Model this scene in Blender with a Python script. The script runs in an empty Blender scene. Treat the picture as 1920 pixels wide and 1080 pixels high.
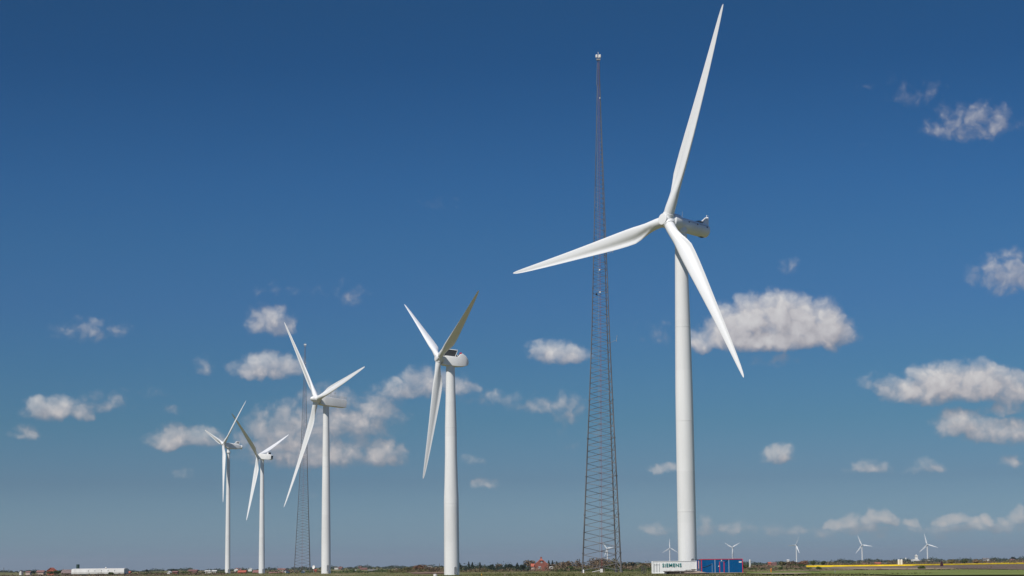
import bpy, math, random
from mathutils import Vector, Matrix

scene = bpy.context.scene
col = scene.collection
RAD = math.radians
R = random.Random(7)

# ------------------------------------------------------------------ camera
F = 4046.0                       # focal length in pixels of a 1920 wide frame
PITCH = math.atan(3.2e-5 * F)
ROLL = .0105
CAM = Vector((0, 0, 1.75))
_fw = Vector((0, math.cos(PITCH), math.sin(PITCH)))
_u0 = Vector((0, -math.sin(PITCH), math.cos(PITCH)))
_r0 = Vector((1, 0, 0))
RT = _r0 * math.cos(ROLL) - _u0 * math.sin(ROLL)
UP = _r0 * math.sin(ROLL) + _u0 * math.cos(ROLL)
CY = 1064 - F * math.tan(PITCH)
cd = bpy.data.cameras.new('camera')
cam = bpy.data.objects.new('camera', cd)
col.objects.link(cam)
scene.camera = cam
cam.matrix_world = Matrix(((RT.x, UP.x, -_fw.x, CAM.x), (RT.y, UP.y, -_fw.y, CAM.y), (RT.z, UP.z, -_fw.z, CAM.z), (0, 0, 0, 1)))
cd.sensor_width = 36
cd.lens = 36 * F / 1920
cd.shift_y = (CY - 540) / 1920
cd.clip_start = .5
cd.clip_end = 60000


def ray(px, py):
    d = _fw + RT * ((px - 960) / F) - UP * ((py - CY) / F)
    return d / d.y


def horizon(px):
    return 1064 - ROLL * (px - 960)


# ------------------------------------------------------------------ sky
SUN_EL = RAD(52)
SUN_H = Vector((-.574, -.819, 0)).normalized()
world = bpy.data.worlds.new('World')
scene.world = world
world.use_nodes = True
world.cycles.sampling_method = 'MANUAL'
world.cycles.sample_map_resolution = 256
NT = world.node_tree
for n in list(NT.nodes):
    NT.nodes.remove(n)


class G:
    """small helper that writes node graphs"""
    def __init__(s, nt):
        s.nt = nt

    def n(s, t, **kw):
        nd = s.nt.nodes.new(t)
        for k, v in kw.items():
            setattr(nd, k, v)
        return nd

    def put(s, sock, v):
        if hasattr(v, 'is_linked') or hasattr(v, 'links'):
            s.nt.links.new(v, sock)
        else:
            sock.default_value = v

    def m(s, op, a, b=0.0, c=None, clamp=False):
        nd = s.n('ShaderNodeMath', operation=op, use_clamp=clamp)
        s.put(nd.inputs[0], a)
        s.put(nd.inputs[1], b)
        if c is not None:
            s.put(nd.inputs[2], c)
        return nd.outputs[0]

    def v(s, op, a, b=None, c=None):
        nd = s.n('ShaderNodeVectorMath', operation=op)
        s.put(nd.inputs[0], a)
        if b is not None:
            s.put(nd.inputs[1], b)
        if c is not None:
            s.put(nd.inputs[2], c)
        return nd.outputs[1] if op in ('LENGTH', 'DOT_PRODUCT') else nd.outputs[0]

    def noise(s, vec, scale, detail=4, rough=.5, col=False, dim='3D', lac=2.0):
        nd = s.n('ShaderNodeTexNoise', noise_dimensions=dim)
        s.put(nd.inputs['Vector'], vec)
        nd.inputs['Scale'].default_value = scale
        nd.inputs['Detail'].default_value = detail
        nd.inputs['Roughness'].default_value = rough
        nd.inputs['Lacunarity'].default_value = lac
        return nd.outputs['Color' if col else 'Fac']

    def ramp(s, fac, stops, interp='LINEAR'):
        nd = s.n('ShaderNodeValToRGB')
        cr = nd.color_ramp
        cr.interpolation = interp
        while len(cr.elements) < len(stops):
            cr.elements.new(.5)
        for e, (p, c) in zip(cr.elements, stops):
            e.position = p
            e.color = (c[0], c[1], c[2], 1) if not isinstance(c, (int, float)) else (c, c, c, 1)
        s.put(nd.inputs[0], fac)
        return nd.outputs[0]

    def mix(s, fac, a, b, mode='MIX'):
        nd = s.n('ShaderNodeMix', data_type='RGBA', blend_type=mode)
        s.put(nd.inputs[0], fac)
        for sock, v in ((nd.inputs[6], a), (nd.inputs[7], b)):
            if isinstance(v, tuple):
                v = (*v[:3], 1)
            s.put(sock, v)
        return nd.outputs[2]

    def xyz(s, x, y, z=0.0):
        nd = s.n('ShaderNodeCombineXYZ')
        for i, q in enumerate((x, y, z)):
            s.put(nd.inputs[i], q)
        return nd.outputs[0]

    def sep(s, v):
        nd = s.n('ShaderNodeSeparateXYZ')
        s.put(nd.inputs[0], v)
        return nd.outputs


# clouds: (x, y, half width, half height, strength) of each puff, written as directions below
PUFFS = [
    (1372, 606, 58, 44, 1.15), (1410, 590, 54, 46, 1.25), (1462, 587, 66, 52, 1.3), (1512, 598, 60, 52, 1.25), (1550, 603, 50, 54, 1.2), (1450, 630, 160, 28, 1.3), (1318, 636, 46, 26, .95), (1455, 668, 52, 19, .42),
    (1705, 731, 70, 28, 1.0), (1762, 716, 76, 44, 1.2), (1842, 714, 84, 42, 1.15), (1905, 724, 66, 36, 1.0), (1660, 713, 50, 20, .55),
    (1795, 790, 56, 28, .9), (1855, 803, 70, 30, .9), (1905, 805, 60, 32, .9), (1880, 764, 56, 12, .6), (1898, 862, 22, 19, .7),
    (1460, 850, 44, 19, .8), (1630, 874, 46, 17, .6), (1740, 874, 30, 15, .6), (1690, 882, 50, 9, .3), (1240, 879, 34, 12, .7), (910, 903, 25, 12, .7),
    (1050, 659, 68, 24, .9), (1018, 652, 36, 20, .8), (740, 727, 50, 22, .75), (798, 713, 52, 34, .85), (862, 722, 38, 24, .75),
    (920, 745, 55, 18, .45), (1000, 756, 48, 20, .5), (1060, 760, 46, 30, .5), (1235, 622, 48, 26, .25), (1090, 805, 60, 16, .22), (1090, 832, 50, 12, .2),
    (508, 598, 56, 34, .8), (655, 550, 32, 26, .38), (580, 545, 80, 16, .2), (502, 536, 24, 13, .3),
    (508, 685, 70, 30, .95), (470, 690, 44, 16, .7), (382, 681, 28, 20, .45), (492, 757, 36, 13, .3),
    (100, 764, 64, 28, .9), (150, 772, 34, 20, .7), (190, 752, 58, 20, .5), (48, 811, 34, 15, .6),
    (170, 616, 76, 26, .45), (280, 733, 60, 11, .2), (325, 771, 24, 12, .32), (320, 818, 52, 28, .95), (380, 818, 44, 24, .85),
    (540, 808, 108, 60, .85), (640, 785, 125, 46, .85), (705, 766, 66, 32, .75), (600, 842, 160, 38, .9), (612, 742, 66, 30, .6), (717, 846, 52, 29, .95),
    (345, 886, 22, 10, .4), (885, 859, 24, 12, .4), (590, 918, 38, 13, .2), (795, 962, 40, 6, .14),
    (1825, 226, 96, 38, .55), (1770, 236, 50, 20, .4), (1718, 164, 52, 30, .3), (1888, 506, 70, 46, .65), (1476, 495, 26, 14, .33), (832, 374, 40, 15, .2), (1640, 152, 50, 12, .14), (1630, 268, 24, 10, .18),
    (1570, 982, 22, 13, .85), (1598, 978, 26, 17, .95), (1626, 978, 20, 12, .8), (1650, 969, 26, 20, 1.0), (1672, 976, 16, 12, .7), (1708, 979, 24, 11, .75), (1770, 975, 24, 13, .9), (1796, 970, 24, 13, .95), (1824, 975, 26, 11, .8), (1852, 973, 22, 12, .9), (1880, 978, 24, 10, .75), (1912, 962, 20, 22, .9), (1610, 992, 80, 12, .62), (1830, 987, 110, 13, .62), (1730, 992, 70, 9, .45), (1450, 990, 120, 9, .34), (1700, 1000, 240, 16, .32),
    (1232, 990, 40, 13, .62), (1318, 984, 28, 19, .7), (1376, 988, 32, 14, .62), (1450, 993, 40, 13, .5), (1494, 993, 28, 11, .48), (1540, 998, 34, 10, .42),
]
PX = 100.0


def azel(px, py):
    d = ray(px, py).normalized()
    return math.atan2(d.x, d.y) * F / PX, math.asin(d.z) * F / PX


def cloud_group():
    gt = bpy.data.node_groups.new('cloud_field', 'ShaderNodeTree')
    gt.interface.new_socket('P', in_out='INPUT', socket_type='NodeSocketVector')
    gt.interface.new_socket('D', in_out='OUTPUT', socket_type='NodeSocketFloat')
    gt.interface.new_socket('S', in_out='OUTPUT', socket_type='NodeSocketFloat')
    g = G(gt)
    gi = g.n('NodeGroupInput')
    go = g.n('NodeGroupOutput')
    P = gi.outputs[0]
    w1 = g.v('SUBTRACT', g.noise(P, 2.2, 3, .55, col=True), (.5, .5, .5))
    P2 = g.v('ADD', P, g.v('MULTIPLY', w1, (.50, .30, 0)))
    acc = None
    for (x, y, rx, ry, s) in PUFFS:
        gr = 1.14 + max(0, .8 - s) * .45
        rx, ry = rx * gr, ry * gr
        cx, cy = azel(x, y + ry * .25)
        d = g.v('SUBTRACT', P2, (cx, cy, 0))
        a = g.v('MULTIPLY', d, (PX / rx, PX / (ry * 1.25), 0))
        b = g.v('MULTIPLY', d, (PX / rx, -PX / (ry * .75), 0))
        ab = g.v('MAXIMUM', a, b)
        L = g.v('DOT_PRODUCT', ab, ab)
        q = g.m('MULTIPLY_ADD', L, -s, s)
        acc = q if acc is None else g.m('SMOOTH_MAX', acc, q, .35)
    n1 = g.noise(P, 3.4, 6, .5)
    vo = g.n('ShaderNodeTexVoronoi', feature='SMOOTH_F1')
    vo.inputs['Scale'].default_value = 4.6
    vo.inputs['Detail'].default_value = 2
    vo.inputs['Roughness'].default_value = .42
    vo.inputs['Smoothness'].default_value = .6
    g.put(vo.inputs['Vector'], P2)
    n2 = g.m('MULTIPLY_ADD', vo.outputs['Distance'], -.50, .22)
    e = g.m('MULTIPLY_ADD', n1, .62, -.32)
    e = g.m('ADD', e, n2)
    e = g.m('MULTIPLY', e, g.m('MINIMUM', g.m('MULTIPLY_ADD', g.m('MAXIMUM', acc, 0), .75, .45), 1.0))
    g.put(go.inputs[0], g.m('ADD', acc, e))
    g.put(go.inputs[1], g.m('MULTIPLY_ADD', n2, .8, acc))
    return gt


SKY_GRADE = [  # elevation in degrees -> grading of the clear sky (a deep polarised spring blue)
    (0.0, (0.458, 0.742, 1.228)), (0.7, (0.422, 0.704, 1.124)), (2.27, (0.249, 0.428, 0.726)), (3.8, (0.173, 0.375, 0.61)), (5.38, (0.145, 0.341, 0.581)), (6.9, (0.137, 0.321, 0.577)), (8.5, (0.123, 0.314, 0.551)), (10.1, (0.105, 0.294, 0.534)), (11.7, (0.088, 0.264, 0.485)), (13.3, (0.072, 0.235, 0.437)), (14.8, (0.074, 0.233, 0.415)), (40, (0.228, 0.417, 0.685))]


def build_world():
    g = G(NT)
    tc = g.n('ShaderNodeTexCoord')
    s = g.sep(tc.outputs['Generated'])
    az = g.m('MULTIPLY', g.m('ARCTAN2', s[0], s[1]), F / PX)
    el_r = g.m('ARCSINE', s[2])
    el = g.m('MULTIPLY', el_r, F / PX)
    P = g.xyz(az, el)
    sk = g.n('ShaderNodeTexSky', sky_type='NISHITA')
    sk.sun_disc = False
    sk.sun_elevation = SUN_EL
    sk.sun_rotation = math.atan2(SUN_H.x, SUN_H.y)
    deg = g.m('MULTIPLY', el_r, 180 / math.pi / 45, clamp=True)
    grade = g.ramp(deg, [(a / 45, c) for a, c in SKY_GRADE])
    sky = g.mix(1.0, sk.outputs[0], grade, 'MULTIPLY')
    # the sky is a little deeper towards the left
    sidef = g.m('MULTIPLY_ADD', az, .004, 1.0, clamp=False)
    sidef = g.m('MINIMUM', g.m('MAXIMUM', sidef, .8), 1.25)
    sky = g.v('SCALE', sky)
    sky.node.inputs['Scale'].default_value = 1
    NT.links.new(sidef, sky.node.inputs['Scale'])
    gt = cloud_group()
    a = g.n('ShaderNodeGroup', node_tree=gt)
    g.put(a.inputs[0], P)
    b = g.n('ShaderNodeGroup', node_tree=gt)
    g.put(b.inputs[0], g.v('ADD', P, (-.12, .26, 0)))
    A = a.outputs[0]
    SA, SB = a.outputs[1], b.outputs[1]
    dens = g.n('ShaderNodeMapRange', interpolation_type='SMOOTHSTEP')
    g.put(dens.inputs[0], A)
    dens.inputs[1].default_value = -.02
    dens.inputs[2].default_value = .44
    front = g.m('GREATER_THAN', s[1], 0.0)
    al = g.m('MULTIPLY', g.m('MULTIPLY', dens.outputs[0], g.m('MINIMUM', g.m('MULTIPLY_ADD', A, 1.12, -.02, clamp=True), .96)), front)
    thick = g.m('MULTIPLY_ADD', A, .28, .26)
    lit = g.m('MULTIPLY_ADD', g.m('SUBTRACT', SA, SB), .52, thick, clamp=True)  # cloud shading put into the colour: sunward tops lighter, bases greyer
    cc = g.ramp(lit, [(0, (.25, .25, .285)), (.3, (.37, .355, .385)), (.6, (.54, .52, .535)), (1, (.70, .685, .68))])
    # clouds low over the land are seen through more air
    low = g.ramp(g.m('MULTIPLY', el_r, 180 / math.pi / 12, clamp=True), [(0, .74), (.12, .80), (.35, .92), (.7, 1.0)])
    al = g.m('MULTIPLY', al, low)
    warm = g.ramp(g.m('MULTIPLY', el_r, 180 / math.pi / 12, clamp=True), [(0, (.93, .86, .80)), (.2, (.97, .92, .88)), (.5, (1, 1, 1))])
    cc = g.mix(1.0, cc, warm, 'MULTIPLY')
    cc = g.v('SCALE', cc)
    cc.node.inputs['Scale'].default_value = 10.0
    out = g.mix(al, sky, cc)
    bg = g.n('ShaderNodeBackground')
    bg.inputs[1].default_value = .1
    g.put(bg.inputs[0], out)
    wo = g.n('ShaderNodeOutputWorld')
    g.put(wo.inputs[0], bg.outputs[0])


build_world()

sl = bpy.data.lights.new('sun', 'SUN')
sl.energy = 4.6
sl.angle = RAD(.5)
sl.color = (1, .955, .895)
so = bpy.data.objects.new('sun', sl)
sd = SUN_H * math.cos(SUN_EL) + Vector((0, 0, math.sin(SUN_EL)))
so.rotation_euler = sd.to_track_quat('Z', 'Y').to_euler()
so.location = (-300, -200, 400)
col.objects.link(so)

scene.view_settings.view_transform = 'Standard'
scene.view_settings.look = 'None'
scene.view_settings.exposure = 0
scene.view_settings.gamma = 1


# ------------------------------------------------------------------ materials
def mat(name, rough=.6, spec=.3):
    m = bpy.data.materials.new(name)
    m.use_nodes = True
    b = m.node_tree.nodes['Principled BSDF']
    b.inputs['Roughness'].default_value = rough
    b.inputs['Specular IOR Level'].default_value = spec
    return m, G(m.node_tree), b


def paint(name, c, var=.06, scale=.5, rough=.45, spec=.3, metal=0, bands=0):
    m, g, b = mat(name, rough, spec)
    tc = g.n('ShaderNodeTexCoord')
    v = g.v('MULTIPLY', tc.outputs['Object'], (1, 1, .18))
    f = g.noise(v, scale, 5, .6)
    lo = tuple(x * (1 - var * 1.6) for x in c)
    hi = tuple(min(.95, x * (1 + var * .6)) for x in c)
    out = g.ramp(f, [(.3, lo), (.62, hi)])
    if bands:
        z = g.sep(tc.outputs['Object'])[2]
        wn = g.n('ShaderNodeTexWhiteNoise', noise_dimensions='1D')
        g.put(wn.inputs['W'], g.m('FLOOR', g.m('DIVIDE', z, bands)))
        k_ = g.m('MULTIPLY_ADD', wn.outputs['Value'], .06, .95)
        st = g.noise(g.v('MULTIPLY', tc.outputs['Object'], (2.2, 2.2, .03)), 1.0, 4, .7)
        k_ = g.m('MULTIPLY', k_, g.m('MULTIPLY_ADD', st, .14, .93))
        out = g.v('SCALE', out)
        g.put(out.node.inputs['Scale'], k_)
    g.put(b.inputs['Base Color'], out)
    b.inputs['Metallic'].default_value = metal
    return m


def foliage(name, dark, light, scale=.35):
    m, g, b = mat(name, .8, .1)
    ge = g.n('ShaderNodeNewGeometry')
    f = g.noise(ge.outputs['Position'], scale, 5, .65)
    c = g.ramp(f, [(.32, dark), (.5, tuple((a + q) / 2 for a, q in zip(dark, light))), (.68, light)])
    g.put(b.inputs['Base Color'], c)
    return m


M = dict(
    white=paint('turbine_white_paint', (.75, .75, .74), .05, .25, .42, .35),
    tower=paint('tower_white_paint', (.77, .77, .755), .05, .25, .45, .35, bands=11.5),
    blade=paint('blade_gelcoat', (.76, .765, .76), .035, .15, .36, .4),
    hatch=paint('grey_steel', (.28, .29, .30), .15, 1.5, .55),
    dark=paint('dark_interior', (.06, .064, .07), .2, 1, .7),
    black=paint('black_rubber', (.02, .02, .022), .2, 1, .6),
    steel=paint('galvanised_steel', (.125, .12, .118), .3, .6, .5, .4),
    steelb=paint('galvanised_brace_steel', (.16, .158, .165), .35, .5, .5, .4),
    red=paint('red_ladder_paint', (.36, .095, .095), .2, 1, .5),
    beacon=paint('red_beacon_glass', (.45, .015, .04), .2, 1, .2),
    cont=paint('white_container_paint', (.82, .82, .80), .05, .8, .5),
    teal=paint('teal_lettering', (0, .20, .19), .04, 1, .5),
    blue=paint('blue_cabin_paint', (.001, .082, .235), .08, .7, .6, .08),
    cred=paint('crimson_trim_paint', (.62, .02, .05), .08, 1, .5),
    joint=paint('cabin_joint_strip', (.26, .34, .44), .1, 1, .5),
    concrete=paint('concrete', (.40, .37, .34), .25, .8, .85),
    plank=paint('weathered_plank', (.22, .20, .19), .3, 2, .85),
    sand=paint('gravel_heap', (.30, .235, .19), .25, 1.2, .95, .1),
    brick=paint('red_brick', (.27, .10, .075), .2, 2, .85, .1),
    tile=paint('orange_red_roof_tile', (.40, .115, .075), .2, 1.2, .8, .1),
    tilep=paint('faded_pink_roof_tile', (.24, .125, .11), .2, 1.2, .8, .1),
    slate=paint('grey_roof_sheet', (.17, .155, .15), .2, .8, .7),
    brown=paint('brown_barn_roof', (.20, .15, .14), .2, .8, .8),
    plaster=paint('white_plaster', (.72, .70, .66), .1, .8, .8),
    pinkp=paint('pale_pink_plaster', (.50, .38, .33), .1, .8, .8),
    barn=paint('pale_barn_sheet', (.60, .59, .56), .12, .4, .6),
    silo=paint('dark_green_silo_sheet', (.03, .06, .055), .2, .6, .5),
    wood=paint('grey_wood', (.16, .14, .12), .3, 2, .9),
    yellow=paint('yellow_marker_paint', (.75, .38, .02), .1, 2, .6),
    orange=paint('orange_marker_paint', (.75, .24, .03), .1, 2, .6),
    glass=paint('window_glass', (.05, .065, .085), .1, 1, .1, .5),
    maroon=paint('maroon_cladding', (.06, .016, .022), .2, 1, .7),
    bark=paint('bark', (.10, .08, .065), .3, 1, .9, .1),
    f_dark=foliage('conifer_needles', (0.015, 0.027, 0.0195), (0.042, 0.06, 0.039)),
    f_green=foliage('green_shrub_leaves', (0.025, 0.0425, 0.0125), (0.0938, 0.1187, 0.035)),
    f_olive=foliage('olive_scrub', (0.0607, 0.054, 0.0243), (0.1755, 0.1553, 0.0607)),
    f_brown=foliage('budding_brown_twigs', (0.0798, 0.0551, 0.0362), (0.2248, 0.1668, 0.1087)),
    f_red=foliage('russet_twigs', (0.117, 0.0585, 0.0325), (0.286, 0.156, 0.091)),
    f_blue=foliage('far_wood_leaves', (0.0286, 0.0442, 0.0338), (0.078, 0.0936, 0.065), .05),
    f_straw=foliage('dry_reed', (.16, .12, .07), (.34, .27, .17), .8),
)


# ------------------------------------------------------------------ mesh helpers
class MB:
    def __init__(s):
        s.v, s.f = [], []

    def add(s, vs, fs):
        o = len(s.v)
        s.v += [tuple(q) for q in vs]
        s.f += [tuple(i + o for i in f) for f in fs]

    def box(s, x0, x1, y0, y1, z0, z1, bev=0):
        if bev <= 0:
            vs = [(x, y, z) for z in (z0, z1) for x, y in ((x0, y0), (x1, y0), (x1, y1), (x0, y1))]
            s.add(vs, [(3, 2, 1, 0), (4, 5, 6, 7), (0, 1, 5, 4), (1, 2, 6, 5), (2, 3, 7, 6), (3, 0, 4, 7)])
            return
        rings = []
        for z, k in ((z0, bev), (z0 + bev, 0), (z1 - bev, 0), (z1, bev)):
            r = []
            for (x, y, sx, sy) in ((x0, y0, 1, 1), (x1, y0, -1, 1), (x1, y1, -1, -1), (x0, y1, 1, -1)):
                b = bev
                p = [(x + sx * (k + 0), y + sy * (k + b)), (x + sx * (k + b), y + sy * (k + 0))]
                if (sx, sy) in ((-1, 1), (1, -1)):
                    p.reverse()
                r += [(q[0], q[1], z) for q in p]
            rings.append(r)
        s.loft(rings)

    def loft(s, rings, cap0=True, cap1=True):
        n = len(rings[0])
        vs = [p for r in rings for p in r]
        fs = []
        for i in range(len(rings) - 1):
            for j in range(n):
                k = (j + 1) % n
                fs.append((i * n + j, i * n + k, (i + 1) * n + k, (i + 1) * n + j))
        if cap0:
            fs.append(tuple(range(n))[::-1])
        if cap1:
            fs.append(tuple(range((len(rings) - 1) * n, len(rings) * n)))
        s.add(vs, fs)

    def tube(s, pts, n=32, cap=True):
        """pts: list of (z, r) around the local z axis"""
        s.loft([[(r * math.cos(2 * math.pi * j / n), r * math.sin(2 * math.pi * j / n), z) for j in range(n)] for z, r in pts], cap, cap)

    def bar(s, a, b, r, r2=None, n=5):
        a, b = Vector(a), Vector(b)
        r2 = r if r2 is None else r2
        d = (b - a).normalized()
        u = d.cross(Vector((0, 0, 1)) if abs(d.z) < .9 else Vector((1, 0, 0))).normalized()
        w = d.cross(u)
        s.loft([[c + (u * math.cos(2 * math.pi * j / n) + w * math.sin(2 * math.pi * j / n)) * q for j in range(n)] for c, q in ((a, r), (b, r2))])

    def lathe(s, pts, a, d, n=24):
        """pts (t, r) along direction d from a"""
        a, d = Vector(a), Vector(d).normalized()
        u = d.cross(Vector((0, 0, 1)) if abs(d.z) < .9 else Vector((1, 0, 0))).normalized()
        w = d.cross(u)
        s.loft([[a + d * t + (u * math.cos(2 * math.pi * j / n) + w * math.sin(2 * math.pi * j / n)) * r for j in range(n)] for t, r in pts])

    def build(s, name, m, parent=None, smooth=30, loc=None):
        me = bpy.data.meshes.new(name)
        me.from_pydata(s.v, [], s.f)
        me.update()
        if smooth:
            me.shade_smooth()
            me.set_sharp_from_angle(angle=RAD(smooth))
        me.materials.append(m)
        o = bpy.data.objects.new(name, me)
        col.objects.link(o)
        if parent is not None:
            o.parent = parent
        if loc is not None:
            o.location = loc
        return o


def tag(o, label=None, cat=None, group=None, kind=None):
    if label:
        o['label'] = label
    if cat:
        o['category'] = cat
    if group:
        o['group'] = group
    if kind:
        o['kind'] = kind
    return o


def empty(name, loc, label, cat, group=None, rz=0):
    o = bpy.data.objects.new(name, None)
    o.empty_display_size = .5
    o.location = loc
    o.rotation_euler = (0, 0, rz)
    col.objects.link(o)
    return tag(o, label, cat, group)


def copy_tree(o, parent=None):
    c = o.copy()
    col.objects.link(c)
    if parent is not None:
        c.parent = parent
    for ch in [q for q in o.children]:
        copy_tree(ch, c)
    return c


# ------------------------------------------------------------------ terrain
HILL = [(-60, 1073.5), (0, 1072.5), (60, 1072), (120, 1072), (180, 1072), (250, 1071.5), (300, 1070), (345, 1068.5), (400, 1070), (440, 1069), (480, 1068.5), (520, 1067.5), (560, 1066), (600, 1065), (640, 1065), (690, 1063.5), (720, 1064), (760, 1063),
        (800, 1062), (860, 1062.5), (960, 1063.5), (1060, 1061.5), (1180, 1057), (1200, 1056), (1260, 1056), (1300, 1056.5), (1400, 1057), (1450, 1056.5), (1560, 1053.5), (1600, 1052.5), (1660, 1052), (1700, 1051.5), (1750, 1051), (1800, 1051),
        (1850, 1049.5), (1900, 1049), (1980, 1049)]
HD = 3200.0


def hill_top(px):
    px = max(HILL[0][0], min(HILL[-1][0], px))
    for (a, ya), (b, yb) in zip(HILL, HILL[1:]):
        if px <= b:
            t = (px - a) / (b - a)
            t = t * t * (3 - 2 * t)
            y = ya + (yb - ya) * t
            return max(0, (horizon(px) - y)) * HD / F + 1.75
    return 2


BUMPS = [(0, 0, 0, 300), (39.5, 490.6, 0, 120), (-19, 713, -1.15, 60), (-74, 856, .15, 80), (-152, 1329, -.85, 200), (-164, 1257, -.85, 200),
         (30, 690, -.1, 80), (150, 500, 0, 150), (250, 900, 0, 250), (-100, 600, -.4, 120), (-185, 1010, .45, 130), (-330, 1400, .2, 200), (-300, 1900, -.8, 400), (300, 1800, 0, 500), (0, 1600, -.3, 300), (0, 3000, 0, 900)]


def ground(x, y):
    sw = sz = 0
    for bx, by, bz, br in BUMPS:
        w = 1 / (((x - bx) ** 2 + (y - by) ** 2) / br ** 2 + .02) ** 1.5
        sw += w
        sz += w * bz
    z = sz / sw
    d = math.hypot(x, y)
    if y > 0 and d > 1900:
        t = min(1, (d - 1900) / (HD - 1900))
        t = t * t * (3 - 2 * t)
        px = 960 + F * x / y * (1 if y > 0 else 1)
        z += t * max(0, hill_top(px) - z)
    return z


def at(px, py, D):
    return CAM + ray(px, py) * D


def on(px, D):
    """ground point seen in column px (near the horizon) at depth D"""
    p = CAM + ray(px, 1068) * D
    return Vector((p.x, p.y, ground(p.x, p.y)))


def hit(px, py, d0=300, d1=3400):
    """where the ray through a pixel meets the ground"""
    r = ray(px, py)
    D = d0
    while D < d1:
        p = CAM + r * D
        if p.z <= ground(p.x, p.y):
            return Vector((p.x, p.y, ground(p.x, p.y)))
        D *= 1.01
    p = CAM + r * d1
    return Vector((p.x, p.y, ground(p.x, p.y)))


def meadow_material():
    m, g, b = mat('meadow_grass', .9, .08)
    ge = g.n('ShaderNodeNewGeometry')
    v = g.v('MULTIPLY', ge.outputs['Position'], (1, .22, 1))
    f1 = g.noise(v, .035, 5, .6)
    f2 = g.noise(v, .3, 5, .65)
    f = g.m('ADD', g.m('MULTIPLY', f1, .6), g.m('MULTIPLY', f2, .4))
    c = g.ramp(f, [(.36, (.068, .078, .024)), (.47, (.115, .120, .042)), (.54, (.165, .142, .066)), (.62, (.22, .175, .10))])
    near = g.n('ShaderNodeMapRange', interpolation_type='SMOOTHSTEP')
    g.put(near.inputs[0], g.sep(ge.outputs['Position'])[1])
    near.inputs[1].default_value = 200
    near.inputs[2].default_value = 225
    soil = g.ramp(f, [(.4, (.13, .10, .08)), (.6, (.19, .155, .125))])  # made-up brown on unseen near ground, tames green bounce on the blades
    g.put(b.inputs['Base Color'], g.mix(near.outputs[0], soil, c))
    return m


def field_material(name, lo, hi, sx=1, sy=.2, sc=.3):
    m, g, b = mat(name, .9, .08)
    ge = g.n('ShaderNodeNewGeometry')
    v = g.v('MULTIPLY', ge.outputs['Position'], (sx, sy, 1))
    f = g.noise(v, sc, 5, .65)
    g.put(b.inputs['Base Color'], g.ramp(f, [(.35, lo), (.65, hi)]))
    return m


def build_ground():
    mb = MB()
    ds = [-3000, -400, 0, 60, 120, 180, 230, 270]
    d = 300.0
    while d < 3600:
        ds.append(d)
        d *= 1.022
    ds += [4000, 5000, 7000, 10000, 16000, 30000]
    us = [-3, -1.4, -.8, -.45] + [-.3 + i * .6 / 120 for i in range(121)] + [.45, .8, 1.4, 3]
    idx = []
    for d in ds:
        row = []
        for u in us:
            if d < 300:
                x = u * (300 if abs(u) < .5 else 1500)
            else:
                x = u * max(d, 300) * (1 if abs(u) < .5 else 1500 / 300 * .6 + .4)
            z = ground(x, d) if d <= 6000 else 2
            if 3600 < d <= 6000:
                z = ground(x, d) * .8
            row.append(len(mb.v))
            mb.v.append((x, d, z))
        idx.append(row)
    for i in range(len(ds) - 1):
        for j in range(len(us) - 1):
            mb.f.append((idx[i][j], idx[i][j + 1], idx[i + 1][j + 1], idx[i + 1][j]))
    o = mb.build('ground', meadow_material(), smooth=180)
    tag(o, kind='structure')


build_ground()


def sheet(name, pts, m, lift=.05, kind='structure', thick=0, label=None, step=20):
    """a strip of land given by its far and near edge: (px, D_far, D_near)"""
    mb = MB()
    rows = []
    P = []
    for (a, b) in zip(pts, pts[1:]):
        k = max(1, int(abs(b[0] - a[0]) / step))
        for i in range(k):
            t = i / k
            P.append([a[q] + (b[q] - a[q]) * t for q in range(3)])
    P.append(list(pts[-1]))
    N = 24
    for px, df, dn in P:
        row = []
        for i in range(N + 1):
            D = dn + (df - dn) * i / N
            p = on(px, D)
            row.append((p.x, p.y, p.z + lift + thick))
        rows.append(row)
    n = N + 1
    vs = [p for r in rows for p in r]
    fs = []
    for i in range(len(rows) - 1):
        for j in range(N):
            fs.append((i * n + j, (i + 1) * n + j, (i + 1) * n + j + 1, i * n + j + 1))
    if thick:
        o = len(vs)
        for i, r in enumerate(rows):
            x, y, z = r[0]
            vs.append((x, y - .3, z - thick - lift - .05))
        for i in range(len(rows) - 1):
            fs.append((o + i, o + i + 1, (i + 1) * n, i * n))
    mb.add(vs, fs)
    ob = mb.build(name, m, smooth=180)
    tag(ob, label=label, kind=kind)
    return ob


M_green = field_material('young_crop_green', (.125, .155, .040), (.185, .205, .062), 1, .1, .12)
M_plough = field_material('ploughed_soil', (.105, .078, .062), (.165, .125, .10), 1, .3, .2)
M_straw = field_material('dry_stubble', (.19, .145, .09), (.34, .27, .19), 1, .4, .25)
M_sand = field_material('sandy_track', (.30, .24, .17), (.45, .37, .28), 1, .6, .5)
M_rape = field_material('rapeseed_bloom', (.55, .36, .006), (.76, .54, .012), 1, .3, .15)
M_earth = field_material('bare_reddish_earth', (.15, .10, .075), (.22, .15, .11), 1, .3, .3)

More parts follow.
